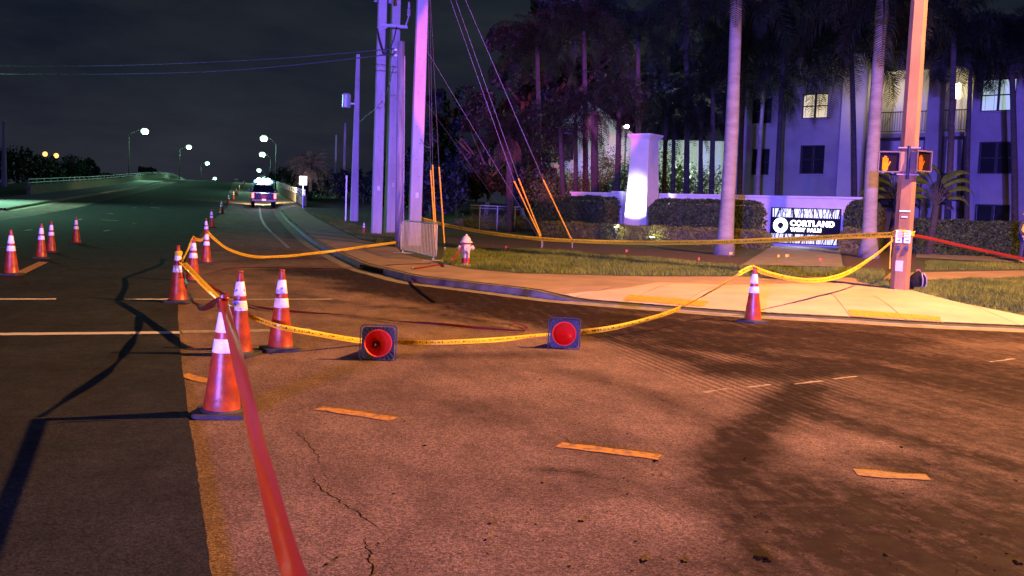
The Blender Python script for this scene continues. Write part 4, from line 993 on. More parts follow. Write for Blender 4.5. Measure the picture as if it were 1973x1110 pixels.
# ------------------------------------------------------------------ police pickup
TS, TT = 80.5, 1.95
q = xy(TS, TT); tz = HR(q.x, q.y); pitch = math.atan((prof(TS+4)-prof(TS))/4)
r = bpy.data.objects.new('pickup_truck', None); COL.objects.link(r)
r.matrix_world = Matrix.Translation((q.x, q.y, tz)) @ Matrix.Rotation(math.atan2(-D.x, D.y), 4, 'Z') @ Matrix.Rotation(pitch, 4, 'X')
tag(r, 'dark pickup with glowing tail lights and a flashing light bar, parked on the bridge lane', 'pickup truck')
m_car = M('truck_paint', (.03, .03, .10), .35, .2, .08, 3, coat=.4); m_tyre = M('tyre', (.015, .015, .015), .8)
b = MB(); b.add([(x*.98, y, z) for x in (-1, 1) for y, z in ((0, .62), (0, 1.16), (.12, 1.2), (5.1, 1.2), (5.75, 1.05), (5.85, .62))], [(0, 1, 2, 3, 4, 5), (11, 10, 9, 8, 7, 6), (1, 0, 6, 7), (2, 1, 7, 8), (3, 2, 8, 9), (4, 3, 9, 10), (5, 4, 10, 11), (0, 5, 11, 6)]); b.build('body', m_car, r, bevel=.04)
b = MB(); b.add([(x*w_, y, z) for x in (-1, 1) for y, z, w_ in ((1.9, 1.19, .93), (2.15, 1.86, .74), (3.7, 1.86, .74), (4.45, 1.19, .93))], [(0, 1, 2, 3), (7, 6, 5, 4), (1, 0, 4, 5), (2, 1, 5, 6), (3, 2, 6, 7), (0, 3, 7, 4)]); cab = b.build('cab', m_car, r, bevel=.05)
b = MB(); b.add([(x*w_, y, z) for y, z, w_ in ((1.91, 1.3, .82), (2.10, 1.78, .68)) for x in (-1, 1)], [(0, 1, 3, 2)]); b.v = [v+Vector((0, -.03, 0)) for v in b.v]; b.build('rear_window', m_glass, cab)
b = MB(); b.box((0, -.02, .93), (1.5, .05, .48)); b.box((0, -.05, 1.05), (.25, .02, .06)); b.build('tailgate', m_car, r, bevel=.015)
b = MB(); b.box((0, -.12, .60), (1.96, .2, .18)); b.build('bumper', M('bumper_chrome', (.3, .3, .32), .35, .8), r, bevel=.03)
m_tail = M('tail_light', (.5, .02, .02), .3, emit=(1, .10, .12), estr=7)
for sx in (-1, 1):
    b = MB(); b.box((sx*.87, -.02, .98), (.17, .06, .42)); b.build('tail_light', m_tail, r, bevel=.02)
    b = MB(); b.box((sx*1.12, 4.0, 1.3), (.22, .08, .26)); b.box((sx*1.0, 4.03, 1.2), (.12, .05, .05)); b.build('side_mirror', m_car, r, bevel=.02)
    for yy in (1.25, 4.75):
        b = MB(); b.lathe([(.20, -.13), (.36, -.12), (.38, -.08), (.38, .08), (.36, .12), (.20, .13)], 20, (sx*.83, yy, .38), (1, 0, 0)); wh = b.build('wheel', m_tyre, r)
        b = MB(); b.lathe([(.21, -.11), (.21, .11)], 14, (sx*.85, yy, .38), (1, 0, 0)); b.build('rim', m_galv, wh)
b = MB(); b.box((0, -.235, .66), (.32, .015, .16)); b.build('licence_plate', M('plate_glow', (.8, .8, .8), .5, emit=(1, 1, 1), estr=.6), r)  # the plate itself glows, in place of light falling on it
b = MB(); b.box((0, 2.7, 1.94), (1.25, .32, .13)); lb_ = b.build('light_bar', m_dark, r, bevel=.02)
m_bar = M('strobe_white_blue', (.8, .9, 1), .3, emit=(.72, .86, 1), estr=60)
b = MB()
for x in (-.36, 0, .36): b.lathe([(.05, -.02), (.2, .0), (.24, .14), (.2, .30), (.06, .38)], 12, (x, 2.68, 1.98))  # domes oversized to take in the glare of the light bar
b.build('strobe', m_bar, lb_, smooth=True)
b = MB()
for x in (-.62, .62): b.lathe([(.03, -.02), (.14, .0), (.16, .1), (.12, .2), (.03, .25)], 12, (x, 2.68, 1.98))  # side domes added for the blue rim of that glare
b.build('blue_glare', M('glare_blue', (.1, .2, 1), .3, emit=(.16, .34, 1), estr=6), lb_, smooth=True)
Rm = r.matrix_world
lamp('light_bar_glow', 'POINT', Rm @ Vector((0, 2.7, 2.9)), 500, (.6, .75, 1), .3)
lamp('tail_glow', 'POINT', Rm @ Vector((0, -.7, .95)), 14, (1, .1, .1), .2)
lamp('headlight_glow', 'SPOT', Rm @ Vector((0, 6.1, .9)), 9000, (1, .80, .5), .2, Rm @ Vector((0, 22, 0)), 95, .5)

# ------------------------------------------------------------------ the estate wall, monument column and lit sign
WPX = [(1105, 47.0), (1665, 38.3)]
wa = at(1105, 377, 47.0); wb = at(1668, 384, 38.3)
wdir = Vector((wb.x-wa.x, wb.y-wa.y, 0)); WL = wdir.length; wdir.normalize(); wang = math.atan2(wdir.y, wdir.x)
wn_ = Vector((wdir.y, -wdir.x, 0))       # toward the street
def onwall(px, py, off=0):               # wall coordinates (u, z) of a pixel at a plane 'off' in front of the wall
    d = ray(px, py); o_ = Vector((wa.x, wa.y, 0))+wn_*off-CAM; k = o_.dot(wn_)/d.dot(wn_); p = CAM+d*k
    return (p-Vector((wa.x, wa.y, 0))).dot(wdir), p.z
ztop = onwall(1400, 379)[1]
r = empty('estate_wall', (wa.x, wa.y, 0), wang, 'long low white stucco wall behind the hedges and the glowing sign', 'wall')
u0 = -.2; sg0 = onwall(1484, 470)[0]; sg1 = onwall(1618, 470)[0]
b = MB(); b.box(((WL)/2, .15, (ztop)/2+.1), (WL+.3, .3, ztop-.2)); b.build('wall', m_wallw, r)
b = MB(); b.box(((WL)/2, .15, ztop+.045), (WL+.4, .40, .09)); b.build('coping', m_wallw, r, bevel=.01)
up, _ = onwall(1193, 400, .3)
r = empty('wall_pier', (wa.x, wa.y, 0), wang, 'short square stucco pier of the wall, left of the tall column', 'pier')
b = MB(); b.box((up, -.2, ztop/2+.05), (.55, .55, ztop+.02)); b.build('pier_shaft', m_wallw, r)
b = MB(); b.box((up, -.2, ztop+.1), (.66, .66, .09)); b.build('pier_cap', m_wallw, r, bevel=.01)
# tapering column
cu, _ = onwall(1237, 400, .9)
cz0 = .5; czt = onwall(1240, 270, .9)[1]
r = empty('monument_column', (wa.x, wa.y, 0), wang, 'tall tapering white column with a flared cap, floodlit from below', 'column')
wb_, wt_ = 1.22, 0.88
b = MB(); vs = [(cu+sx*w_/2, -.9+sy*w_/2, z) for z, w_ in ((cz0, wb_), (czt, wt_)) for sx, sy in ((-1, -1), (1, -1), (1, 1), (-1, 1))]
b.add(vs, [(0, 1, 5, 4), (1, 2, 6, 5), (2, 3, 7, 6), (3, 0, 4, 7), (4, 5, 6, 7)]); b.build('column_shaft', m_wallw, r, bevel=.02)
b = MB(); prev = None; rings = [(czt-.02, wt_+.04), (czt+.03, wt_+.06), (czt+.12, wt_+.22), (czt+.17, wt_+.30), (czt+.24, wt_+.30)]
vs = [(cu+sx*w_/2, -.9+sy*w_/2, z) for z, w_ in rings for sx, sy in ((-1, -1), (1, -1), (1, 1), (-1, 1))]; fs = []
for i in range(len(rings)-1):
    for k in range(4): fs.append((i*4+k, i*4+(k+1) % 4, i*4+4+(k+1) % 4, i*4+4+k))
fs.append((16, 17, 18, 19)); fs.append((3, 2, 1, 0)); b.add(vs, fs); b.build('column_cap', m_wallw, r)
def wl(u, v, z): p = Vector((wa.x, wa.y, 0))+wdir*u-wn_*v; return Vector((p.x, p.y, z))   # v positive = behind

def fixture(p, label):
    r = empty('ground_spotlight', p, 0, label, 'spotlight', 'garden spotlights'); b = MB(); b.lathe([(.05, 0), (.05, .1), (.09, .12), (.11, .26), (.10, .27)], 12); b.build('canister', m_dark, r)
    b = MB(); b.lathe([(.09, .262), (.095, .28), (.03, .285)], 12); b.build('lens', M('uplight_lens', (.8, .8, .6), .3, emit=(1, 1, .55), estr=18), r); return r
g1 = wl(onwall(1256, 455, 3.2)[0], -3.2, 0); g1.z = HL(g1.x, g1.y); g2 = wl(onwall(1187, 440, 3.15)[0], -3.15, 0); g2.z = HL(g2.x, g2.y)
fixture(g1, 'small garden spotlight in the low hedge right below the column'); fixture(Vector((g2.x, g2.y, g2.z+.35)), 'small garden spotlight glowing in the hedge left of the column')
lamp('column_uplight', 'SPOT', wl(cu+.1, -3.5, g1.z+.62), 2500, (.90, .92, 1), .05, wl(cu-.05, -1.4, 2.45), 46, .85)
lamp('hedge_light', 'POINT', g1+Vector((0, -.25, .35)), 22, (1, 1, .45), .05); lamp('hedge_light_left', 'POINT', Vector((g2.x, g2.y-.25, g2.z+.5)), 16, (1, 1, .45), .05)

# sign
zb = (onwall(1486, 470, .12)[1]+onwall(1616, 473, .12)[1])/2; zt_ = (onwall(1488, 400, .12)[1]+onwall(1617, 402, .12)[1])/2
SL = sg1-sg0; SH = zt_-zb
r = empty('estate_sign', (wa.x, wa.y, 0), wang, 'glowing name sign with a white ring, raised lettering and two backlit branch screens', 'sign')
m_sf = M('sign_black', (.008, .009, .016), .35, 0, .1, 6); m_back = M('sign_backlight', (.8, .85, .9), .5, emit=(.86, .92, 1), estr=1.05); m_let = M('sign_letters', (.9, .95, 1), .5, emit=(.86, .93, 1), estr=5.5)
yf = -.12
bh = SH*.225; mid0 = zb+bh+.05*SH; mid1 = zt_-bh-.04*SH
b = MB(); b.box(((sg0+sg1)/2, yf/2-.01, (mid0+mid1)/2), (SL, .10, mid1-mid0)); b.build('name_panel', m_sf, r)
b = MB(); fw = .04
for z in (zb+fw/2, zt_-fw/2): b.box(((sg0+sg1)/2, yf/2-.012, z), (SL, .10, fw))
for u in (sg0+fw/2, sg1-fw/2): b.box((u, yf/2-.012, (zb+zt_)/2), (fw, .098, SH-2*fw-.004))
b.build('frame', m_sf, r)
rn = random.Random(21)
for z0, z1 in ((mid1, zt_-fw), (zb+fw, mid0)):
    b = MB(); b.box(((sg0+sg1)/2, -.03, (z0+z1)/2), (SL-2*fw, .03, z1-z0)); sc_ = b.build('backlit_screen', m_back, r)
    b = MB(); hh = z1-z0
    for k in range(40):
        u = sg0+fw+(SL-2*fw)*(k+rn.uniform(.1, .9))/40; lean = rn.choice([0, 0, .1, -.1, .35, -.35, .7])*hh; b.tube([(u, -.09, z0), (min(max(u+lean, sg0+.04), sg1-.04), -.09, z1)], rn.choice([.009, .013, .018, .024]), 4)
        if rn.random() < .5: b.tube([(u+lean*.4, -.09, z0+hh*.4), (min(max(u+lean*.4+rn.uniform(-.14, .14), sg0+.04), sg1-.04), -.09, z1)], .010, 4)
    b.build('branch_lattice', m_sf, sc_)
def ring(cx, cz, r0, r1, y0, y1, n=40):
    vs = []; fs = []
    for k in range(n):
        a = 2*math.pi*k/n
        for rr, yy in ((r0, y0), (r1, y0), (r1, y1), (r0, y1)): vs.append((cx+rr*math.cos(a), yy, cz+rr*math.sin(a)))
    for k in range(n):
        j = (k+1) % n
        for m_ in range(4): fs.append((k*4+m_, k*4+(m_+1) % 4, j*4+(m_+1) % 4, j*4+m_))
    return vs, fs
mz = (mid0+mid1)/2
v, f = ring(sg0+SL*.157, mz, SH*.092, SH*.205, -.16, -.125); mesh('ring_emblem', v, f, m_let, r)
def text(body, u, z, size, width, parent, mat, bold):
    c = bpy.data.curves.new('lettering', 'FONT'); c.body = body; c.size = size; c.extrude = .012; c.offset = bold; c.space_character = 1.16
    o = bpy.data.objects.new('lettering', c); COL.objects.link(o)
    bpy.context.view_layer.update(); me = bpy.data.meshes.new_from_object(o.evaluated_get(bpy.context.evaluated_depsgraph_get())); bpy.data.objects.remove(o)
    xs = [v.co.x for v in me.vertices]; x0, x1 = min(xs), max(xs); k = width/(x1-x0)
    for v in me.vertices: v.co = Vector(((v.co.x-x0)*k, 0-v.co.z, v.co.y))
    me.materials.clear(); me.materials.append(mat)
    o = bpy.data.objects.new('lettering', me); COL.objects.link(o); o.parent = parent; o.location = (u, -.14, z); return o
text('CORTLAND', sg0+SL*.30, mz+SH*.005, SH*.205, SL*.625, r, m_let, .012)
text('WEST PALM', sg0+SL*.305, mz-SH*.150, SH*.135, SL*.44, r, m_let, .007)
lamp('sign_glow', 'SPOT', wl((sg0+sg1)/2, -.5, zb+.5), 55, (.75, .85, 1), .3, wl((sg0+sg1)/2, -2.0, .5), 160, .8)

# ------------------------------------------------------------------ hedges
def leaf_quad(vs, fs, c, sz, rn):
    n = Vector((rn.gauss(0, 1), rn.gauss(0, 1), rn.gauss(0, 1))).normalized(); u = n.orthogonal().normalized(); w_ = n.cross(u); a = rn.uniform(0, 6.28)
    u, w_ = u*math.cos(a)+w_*math.sin(a), w_*math.cos(a)-u*math.sin(a); b = len(vs)
    vs += [c-u*sz, c-w_*sz*.45, c+u*sz, c+w_*sz*.45]; fs.append((b, b+1, b+2, b+3))
def hedge(a, b, depth, z0f, ztop_, label, mat, nleaf, sz=.05, seed=1, rounded=.3):
    rn = random.Random(seed); a = Vector(a); b = Vector(b); d = b-a; d.z = 0; L_ = d.length; t = d.normalized(); nn_ = Vector((-t.y, t.x, 0))
    c = a.lerp(b, .5); base = HL(c.x, c.y); r = empty('hedge', (c.x, c.y, base-.1), 0, label, 'hedge'); o_ = Vector(r.location)
    H0 = ztop_-base+.1
    core = MB(); core.box((0, 0, H0*.46), (L_*.95, depth*.75, H0*.86), math.atan2(t.y, t.x)); core.build('branches', m_bark, r)
    vs = []; fs = []
    for k in range(nleaf):
        f = rn.random(); u = rn.uniform(-.5, .5)*L_; v = rn.uniform(-.5, .5)*depth; z = rn.uniform(0.05, 1)*H0
        if f < .62: v = -depth/2+abs(rn.gauss(0, .05))
        elif f < .9: z = H0-abs(rn.gauss(0, .05))
        else: u = math.copysign(L_/2-abs(rn.gauss(0, .05)), u)
        bumpy = .10*noise.noise(Vector((u*1.6, v*1.6, z*1.6+seed)))+.05*noise.noise(Vector((u*5, v*5, z*5+seed)))
        e = max(0, abs(u)-(L_/2-rounded))/rounded; zz = z*(1-.22*e*e)+bumpy*(z/H0)
        p = t*u*(1+bumpy*.15)+nn_*(v-(bumpy if v < 0 else 0))+Vector((0, 0, zz))
        leaf_quad(vs, fs, p, sz*rn.uniform(.7, 1.4), rn)
    mesh('leaves', vs, fs, mat, r); return r
def wz(px, py, off): return wl(onwall(px, py, off)[0], -off, 0), onwall(px, py, off)[1]
def whedge(px0, px1, pytop, off, depth, label, mat, n, sz, seed):
    a = wl(onwall(px0, pytop, off)[0], -off, 0); b = wl(onwall(px1, pytop, off)[0], -off, 0); z = onwall((px0+px1)/2, pytop, off)[1]
    return hedge(a, b, depth, 0, z, label, mat, n, sz, seed)
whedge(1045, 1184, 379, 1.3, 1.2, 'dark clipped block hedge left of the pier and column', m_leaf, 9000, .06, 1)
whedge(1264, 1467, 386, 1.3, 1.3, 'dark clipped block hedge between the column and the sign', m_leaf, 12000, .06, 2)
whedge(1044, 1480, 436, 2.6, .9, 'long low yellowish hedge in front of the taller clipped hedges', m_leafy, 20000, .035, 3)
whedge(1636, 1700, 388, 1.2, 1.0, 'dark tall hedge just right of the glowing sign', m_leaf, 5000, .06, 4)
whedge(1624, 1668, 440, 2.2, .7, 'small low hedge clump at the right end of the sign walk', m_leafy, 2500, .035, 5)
ha = land(1775, 492); hb_ = at(2120, 505, ha.y+1.5)
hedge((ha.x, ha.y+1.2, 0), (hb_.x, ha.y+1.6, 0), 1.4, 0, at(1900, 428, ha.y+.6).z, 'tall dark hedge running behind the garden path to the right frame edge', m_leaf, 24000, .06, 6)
# dry low shrubs left of the low hedge
def shrub(px, py, w_, h_, label, mat, n, sz, seed, name='shrub', y=None, lean=0):
    p = land(px, py) if y is None else at(px, py, y)
    if y is not None: p.z = HL(p.x, p.y)
    rn = random.Random(seed); r = empty(name, p, 0, label, 'shrub' if name == 'shrub' else 'tree'); b = MB()
    for k in range(7):
        a = rn.uniform(0, 6.28); b.tube([(0, 0, 0), (math.cos(a)*w_*.2, math.sin(a)*w_*.2, h_*.4), (math.cos(a)*w_*.42, math.sin(a)*w_*.42, h_*.8)], [.03, .02, .008], 5)
    b.build('stems', m_bark, r)
    vs = []; fs = []; cl = [Vector((rn.uniform(-.42, .42)*w_, rn.uniform(-.35, .35)*w_, rn.uniform(.2, .9)*h_)) for _ in range(16)]
    for k in range(n):
        c = rn.choice(cl); p2_ = c+Vector((rn.gauss(0, .14)*w_, rn.gauss(0, .14)*w_, rn.gauss(0, .12)*h_)); p2_.z = max(.03, p2_.z); leaf_quad(vs, fs, p2_, sz*rn.uniform(.6, 1.4), rn)
    mesh('leaves', vs, fs, mat, r); return r
shrub(920, 441, 2.2, .7, 'low dry brownish shrub on the verge left of the palm trunk', m_leafy, 2500, .05, 11)
shrub(995, 441, 2.0, .6, 'low dry shrub between the palm trunk and the low hedge', m_leafy, 2200, .05, 12)

# ------------------------------------------------------------------ palms
def frond(vs, fs, o_, az, el, L_, droop, rn, nl=30, ll=.55, wl_=.03):
    P = []; p = Vector(o_); e = el; st_ = L_/10
    for i in range(11):
        P.append(p.copy()); d = Vector((math.cos(az)*math.cos(e), math.sin(az)*math.cos(e), math.sin(e))); p = p+d*st_; e -= droop/10*(1+.5*i/10)
    def pos(u):
        k = min(9, int(u*10)); return P[k].lerp(P[k+1], u*10-k), (P[k+1]-P[k]).normalized()
    for i in range(10):
        a, b_ = P[i], P[i+1]; w_ = .03*(1-i/11); sd = (b_-a).normalized().cross(Vector((0, 0, 1))); sd = sd.normalized() if sd.length > .01 else Vector((1, 0, 0)); b = len(vs)
        vs += [a-sd*w_, a+sd*w_, b_+sd*w_*.8, b_-sd*w_*.8]; fs.append((b, b+1, b+2, b+3))
    for i in range(nl):
        u = .12+.87*i/nl; q, t = pos(u); sd = t.cross(Vector((0, 0, 1))); sd = sd.normalized() if sd.length > .01 else Vector((1, 0, 0)); upv = sd.cross(t)
        for s_ in (-1, 1):
            l_ = ll*math.sin(math.pi*(.12+.85*u))*rn.uniform(.85, 1.15)
            dr = (sd*s_*.8+t*.5+upv*rn.uniform(-.1, .35)).normalized(); m_ = q+dr*l_*.5; e_ = q+dr*l_*.85+Vector((0, 0, -l_*rn.uniform(.35, .75))); ww = t*wl_
            b = len(vs); vs += [q-ww*.5, q+ww*.5, m_+ww*.6, m_-ww*.6, e_]; fs += [(b, b+1, b+2, b+3), (b+3, b+2, b+4)]
def palm(px0, py0, y, px1, py1, dia, label, seed, nf=20, L_=2.9, name='palm_tree', smooth_trunk=True, nl=30, ll=.6, dead=0, group='palms behind the estate wall', fixz=None, y1=None):
    rn = random.Random(seed); base = at(px0, py0, y); base.z = HL(base.x, base.y) if fixz is None else fixz
    top = at(px1, py1, y1 or y); r = empty(name, base, 0, label, 'palm tree', group); T = top-base
    b = MB(); pts = []; rs = []
    for i in range(13):
        u = i/12; p = T*u; p.x += T.x*.0+math.sin(u*math.pi)*.05*(1 if seed % 2 else -1); pts.append(p); flare = 1+.5*max(0, 1-u*9)**1.5
        rs.append(dia/2*flare*(1-.28*u)*(1+.03*rn.uniform(-1, 1)))
    b.tube(pts, rs, 14)
    if smooth_trunk:
        b2 = MB()
        nring = int(T.z/.22)
        for i in range(2, nring):
            u = i/nring; b2.lathe([(dia/2*(1-.28*u)*1.0, 0), (dia/2*(1-.28*u)*1.025, .012), (dia/2*(1-.28*u), .03)], 14, T*u+Vector((math.sin(u*math.pi)*.05*(1 if seed % 2 else -1), 0, 0)), caps=False)
        b.add(b2.v, b2.f)
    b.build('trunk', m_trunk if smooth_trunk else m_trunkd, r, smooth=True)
    if smooth_trunk:
        b = MB(); b.lathe([(dia*.40, -.05), (dia*.46, .25), (dia*.38, .8), (dia*.2, 1.35), (.03, 1.5)], 12, T); b.build('crownshaft', M('crownshaft_green', (.10, .09, .05), .5) if 'crownshaft_green' not in bpy.data.materials else bpy.data.materials['crownshaft_green'], r, smooth=True); cz = 1.1
    else: cz = .1
    vs = []; fs = []
    for k in range(nf):
        az = k*2.399+rn.uniform(-.2, .2); el = R(78)-R(95)*(k/nf)+rn.uniform(-.1, .1); frond(vs, fs, T+Vector((0, 0, cz-.2*(k/nf))), az, el, L_*rn.uniform(.85, 1.1), R(70)+rn.uniform(0, .6), rn, nl, ll)
    mesh('crown', vs, fs, m_frond, r)
    if dead:
        vs = []; fs = []
        for k in range(dead): frond(vs, fs, T+Vector((0, 0, 0)), k*2.399, R(-35), L_*.6, R(55), rn, 16, .4)
        mesh('dead_skirt', vs, fs, m_dead, r)
    return r
palm(1396, 484, 33, 1419, -5, .52, 'tall royal palm with a leaning trunk in front of the hedges, left of the sign', 1, 30, 4.0, group='royal palms on the verge', nl=44, ll=.8)
palm(1674, 484, 32.5, 1698, 45, .50, 'royal palm with a broad trunk between the sign and the signal pole', 2, 30, 3.9, group='royal palms on the verge', nl=44, ll=.8)
palm(981, 432, 49, 980, 262, .42, 'stocky palm with a drooping skirt, left of the low hedge', 3, 30, 2.6, smooth_trunk=False, dead=16, nl=30)
PL = [(1094, 377, 50, 1080, 245, .30, 'curving slim palm trunk, left of the close pair before the white gable'), (1110, 377, 52, 1108, 235, .28, 'straight slim palm, right of the close pair before the white gable'),
      (1152, 377, 50, 1146, 215, .45, 'shaggy thick palm trunk between the gable and the column'), (1187, 377, 52, 1193, 200, .36, 'dark palm trunk just left of the tall column'),
      (1284, 377, 49, 1284, 225, .26, 'thin palm trunk just right of the tall column'), (1296, 377, 51, 1298, 220, .24, 'thinnest palm trunk of the two right of the column'),
      (1355, 379, 52, 1352, 190, .28, 'dark slim palm left of the leaning royal palm'), (1371, 379, 50, 1374, 160, .30, 'second dark palm close left of the leaning royal palm'),
      (1461, 380, 48, 1470, 195, .26, 'ringed slim palm standing before the dark paired window')]
for i, (a, b_, c, d, e, f, lb) in enumerate(PL): palm(a, b_, c, d, e, f, lb, 20+i, 24, 3.0, smooth_trunk=i in (8,), nl=26, dead=8 if i in (2,) else 0)
# higher crowns filling the night above
HI = [(1050, 380, 58, 1035, 90, .34, 'tall dark palm rising at the left edge of the palm group'), (1130, 380, 56, 1125, 60, .34, 'tall dark palm whose crown rises above the white gable'), (1235, 380, 57, 1230, 70, .34, 'tall dark palm rising behind the tall column'),
      (1325, 380, 55, 1322, 40, .34, 'tall dark palm behind the bright lit foliage'), (1500, 380, 46, 1512, 75, .28, 'dark brown palm trunk right of the paired window'), (1652, 380, 44, 1640, 95, .28, 'dark palm just left of the royal palm, its crown hanging over the lit upper window'), (1428, 380, 43, 1436, 110, .26, 'dark palm hidden behind the leaning royal palm with low hanging fronds'),
      (1826, 430, 38, 1838, 60, .28, 'tall palm whose fronds hang before the bright balcony lamp'), (1866, 430, 41, 1872, 100, .22, 'slim dark palm trunk against the right wing of the building'), (1960, 430, 40, 1948, 90, .28, 'palm hanging dark fronds over the lit right wing window')]
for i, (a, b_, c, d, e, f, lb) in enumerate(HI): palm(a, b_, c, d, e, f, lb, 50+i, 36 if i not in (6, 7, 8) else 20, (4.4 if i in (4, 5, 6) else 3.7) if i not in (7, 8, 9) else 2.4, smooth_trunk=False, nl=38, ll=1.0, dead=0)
# fan palm far by the bridge and one on the left
bp_ = palm(597, 398, 96, 597, 322, .4, 'distant bushy palm behind the white square sign', 71, 44, 2.9, smooth_trunk=False, nl=22, dead=14, group='distant palms')
for c in kids(bp_):
    if c.name.startswith('crown'): c.data.materials[0] = M('violet_lit_fronds', (.035, .026, .028), .8, 0, .3, 2)  # brighter purple copy of the fronds: violet light put into the colour
# broad leaved giant bird of paradise beside the pole
def banana_like(px, py, y, label, seed):
    rn = random.Random(seed); p = at(px, py, y); p.z = HL(p.x, p.y); r = empty('broadleaf_plant', p, 0, label, 'plant'); T = at(px+12, 395, y)-p
    b = MB(); b.tube([(0, 0, 0), T*.5, T], [.16, .14, .12], 10)
    for k in range(9): a = R(-60+15*k); b.tube([T, T+Vector((math.sin(a)*.55, rn.uniform(-.2, .2), math.cos(a)*.9))], [.04, .015], 5)
    b.build('trunk', m_trunkd, r)
    for k in range(9):
        a = R(-72+18*k); o2 = T+Vector((math.sin(a)*.5, rn.uniform(-.2, .2), math.cos(a)*.85)); vs = []; fs = []; e = R(90)-abs(a)*.8; sgn_ = 1 if a > 0 else -1; p_ = o2.copy()
        for i in range(9):
            d = Vector((math.cos(e)*sgn_, .15*math.sin(k), math.sin(e))); w_ = .27*math.sin(math.pi*(i+.6)/9.4); sd = Vector((.35*-math.sin(e)*sgn_, 1, .2)).normalized()
            vs += [p_-sd*w_+Vector((0, 0, -w_*.5)), p_, p_+sd*w_+Vector((0, 0, -w_*.5))]; p_ = p_+d*.15; e -= .26
        for i in range(8):
            for j in (0, 1): fs.append((i*3+j, i*3+j+1, i*3+j+4, i*3+j+3))
        mesh('leaf', vs, fs, m_shrub, r, smooth=True)
banana_like(1792, 440, 36, 'broad leaved plant with a fan of stems right of the signal pole', 1)
banana_like(1716, 440, 38, 'broad leaved plant half hidden behind the signal pole', 2)

# lit shrubs behind the wall, with lamps of the courtyard
for i, (px, w_, h_, lb) in enumerate([(1075, 3.2, 3.2, 'leafy shrub lit from behind at the left end of the wall'), (1130, 3.2, 2.9, 'pale lit shrub under the white gable'), (1168, 2.6, 4.2, 'tall glittering shrub behind the pier'), (1215, 3.0, 3.6, 'bright lit shrub hidden partly by the column'),
      (1325, 3.6, 3.4, 'brilliant green shrub flooded with white light right of the column'), (1300, 2.8, 4.6, 'high lit foliage between the thin palms')]):
    shrub(px, 377, w_, h_, lb, m_shrub, 4200, .075, 90+i, y=56+i % 3)
lamp('courtyard_flood', 'POINT', at(1322, 330, 59), 1500, (.80, 1, .78), .3); lamp('courtyard_flood_left', 'POINT', at(1140, 320, 60), 260, (.72, 1, .88), .3)
lamp('courtyard_lamp', 'POINT', at(1205, 244, 60.5), 260, (.85, 1, .95), .2)
q = at(1207, 244, 62); r = empty('wall_lamp', (q.x, q.y, HL(q.x, q.y)), 0, 'small bright white lamp high behind the column', 'lamp'); zc = q.z-r.location.z
b = MB(); b.tube([(0, 0, 0), (0, 0, zc)], .05, 6); b.build('post', m_dark, r); b = MB(); b.lathe([(.05, -.12), (.16, -.05), (.16, .08), (.05, .14)], 10, (0, 0, zc)); b.build('globe', M('globe_white', (.9, 1, .95), .3, emit=(.85, 1, .95), estr=30), r, smooth=True)

# ------------------------------------------------------------------ broadleaf trees in the dark
def tree(p, h_, w_, label, seed, n=4200, sz=.16, mat=m_tree, group=None):
    rn = random.Random(seed); r = empty('broadleaf_tree', p, 0, label, 'tree', group)
    b = MB(); b.tube([(0, 0, 0), (.1*w_*rn.uniform(-1, 1), 0, h_*.3), (.12*w_*rn.uniform(-1, 1), 0, h_*.62)], [.035*h_*.6, .028*h_*.6, .012*h_], 8)
    for k in range(7):
        a = rn.uniform(0, 6.28); z = h_*rn.uniform(.22, .5); b.tube([(0, 0, z), (math.cos(a)*w_*.22, math.sin(a)*w_*.22, z+h_*.16), (math.cos(a)*w_*.4, math.sin(a)*w_*.4, z+h_*.28)], [.014*h_, .009*h_, .003*h_], 5)
    b.build('trunk', m_bark, r); vs = []; fs = []; cl = []
    for k in range(26):
        a = rn.uniform(0, 6.28); rr = math.sqrt(rn.random())*w_*.45; z = h_*rn.uniform(.3, .95); rr *= math.sin(math.pi*min(1, max(.12, (z/h_-.12)/.95)))**.5
        cl.append((Vector((math.cos(a)*rr, math.sin(a)*rr, z)), rn.uniform(.07, .13)*w_))
    for k in range(n):
        c, s_ = rn.choice(cl); d = Vector((rn.gauss(0, 1), rn.gauss(0, 1), rn.gauss(0, .8))); d = d.normalized()*s_*rn.uniform(.6, 1.15); leaf_quad(vs, fs, c+d, sz*rn.uniform(.6, 1.4), rn)
    mesh('crown', vs, fs, mat, r); return r
def tr(px, y, ytop, w_, label, seed, **k):
    p = at(px, 380, y); p.z = (HL if st(p.x, p.y)[1] > 3 else HLeft)(p.x, p.y); h_ = at(px, ytop, y).z-p.z; return tree(p, h_, w_, label, seed, **k)
T_R = [(835, 62, 225, 5, 'dark tree close right of the pink pole'), (885, 66, 165, 6, 'tall dark tree behind the slanting guy wires'), (935, 60, 215, 5, 'dark purple tinged tree left of the stocky palm'), (1010, 64, 190, 6, 'dark tree filling the gap behind the stocky palm'),
       (855, 52, 330, 4, 'low dark tree by the chain link fence'), (1040, 58, 300, 4, 'rounded dark tree at the left end of the estate wall'), (620, 105, 345, 7, 'dark rounded tree beyond the white square sign'), (700, 90, 330, 6, 'dark tree between the blue lit pole and the violet pole'), (655, 140, 335, 9, 'far dark tree behind the slim poles'), (755, 70, 335, 5, 'low dark tree behind the wooden pole'), (790, 75, 300, 6, 'dark tree right behind the pink pole'), (560, 170, 330, 9, 'far dark tree left of the distant bushy palm')]
for i, a in enumerate(T_R): tr(*a, 200+i, n=4500)
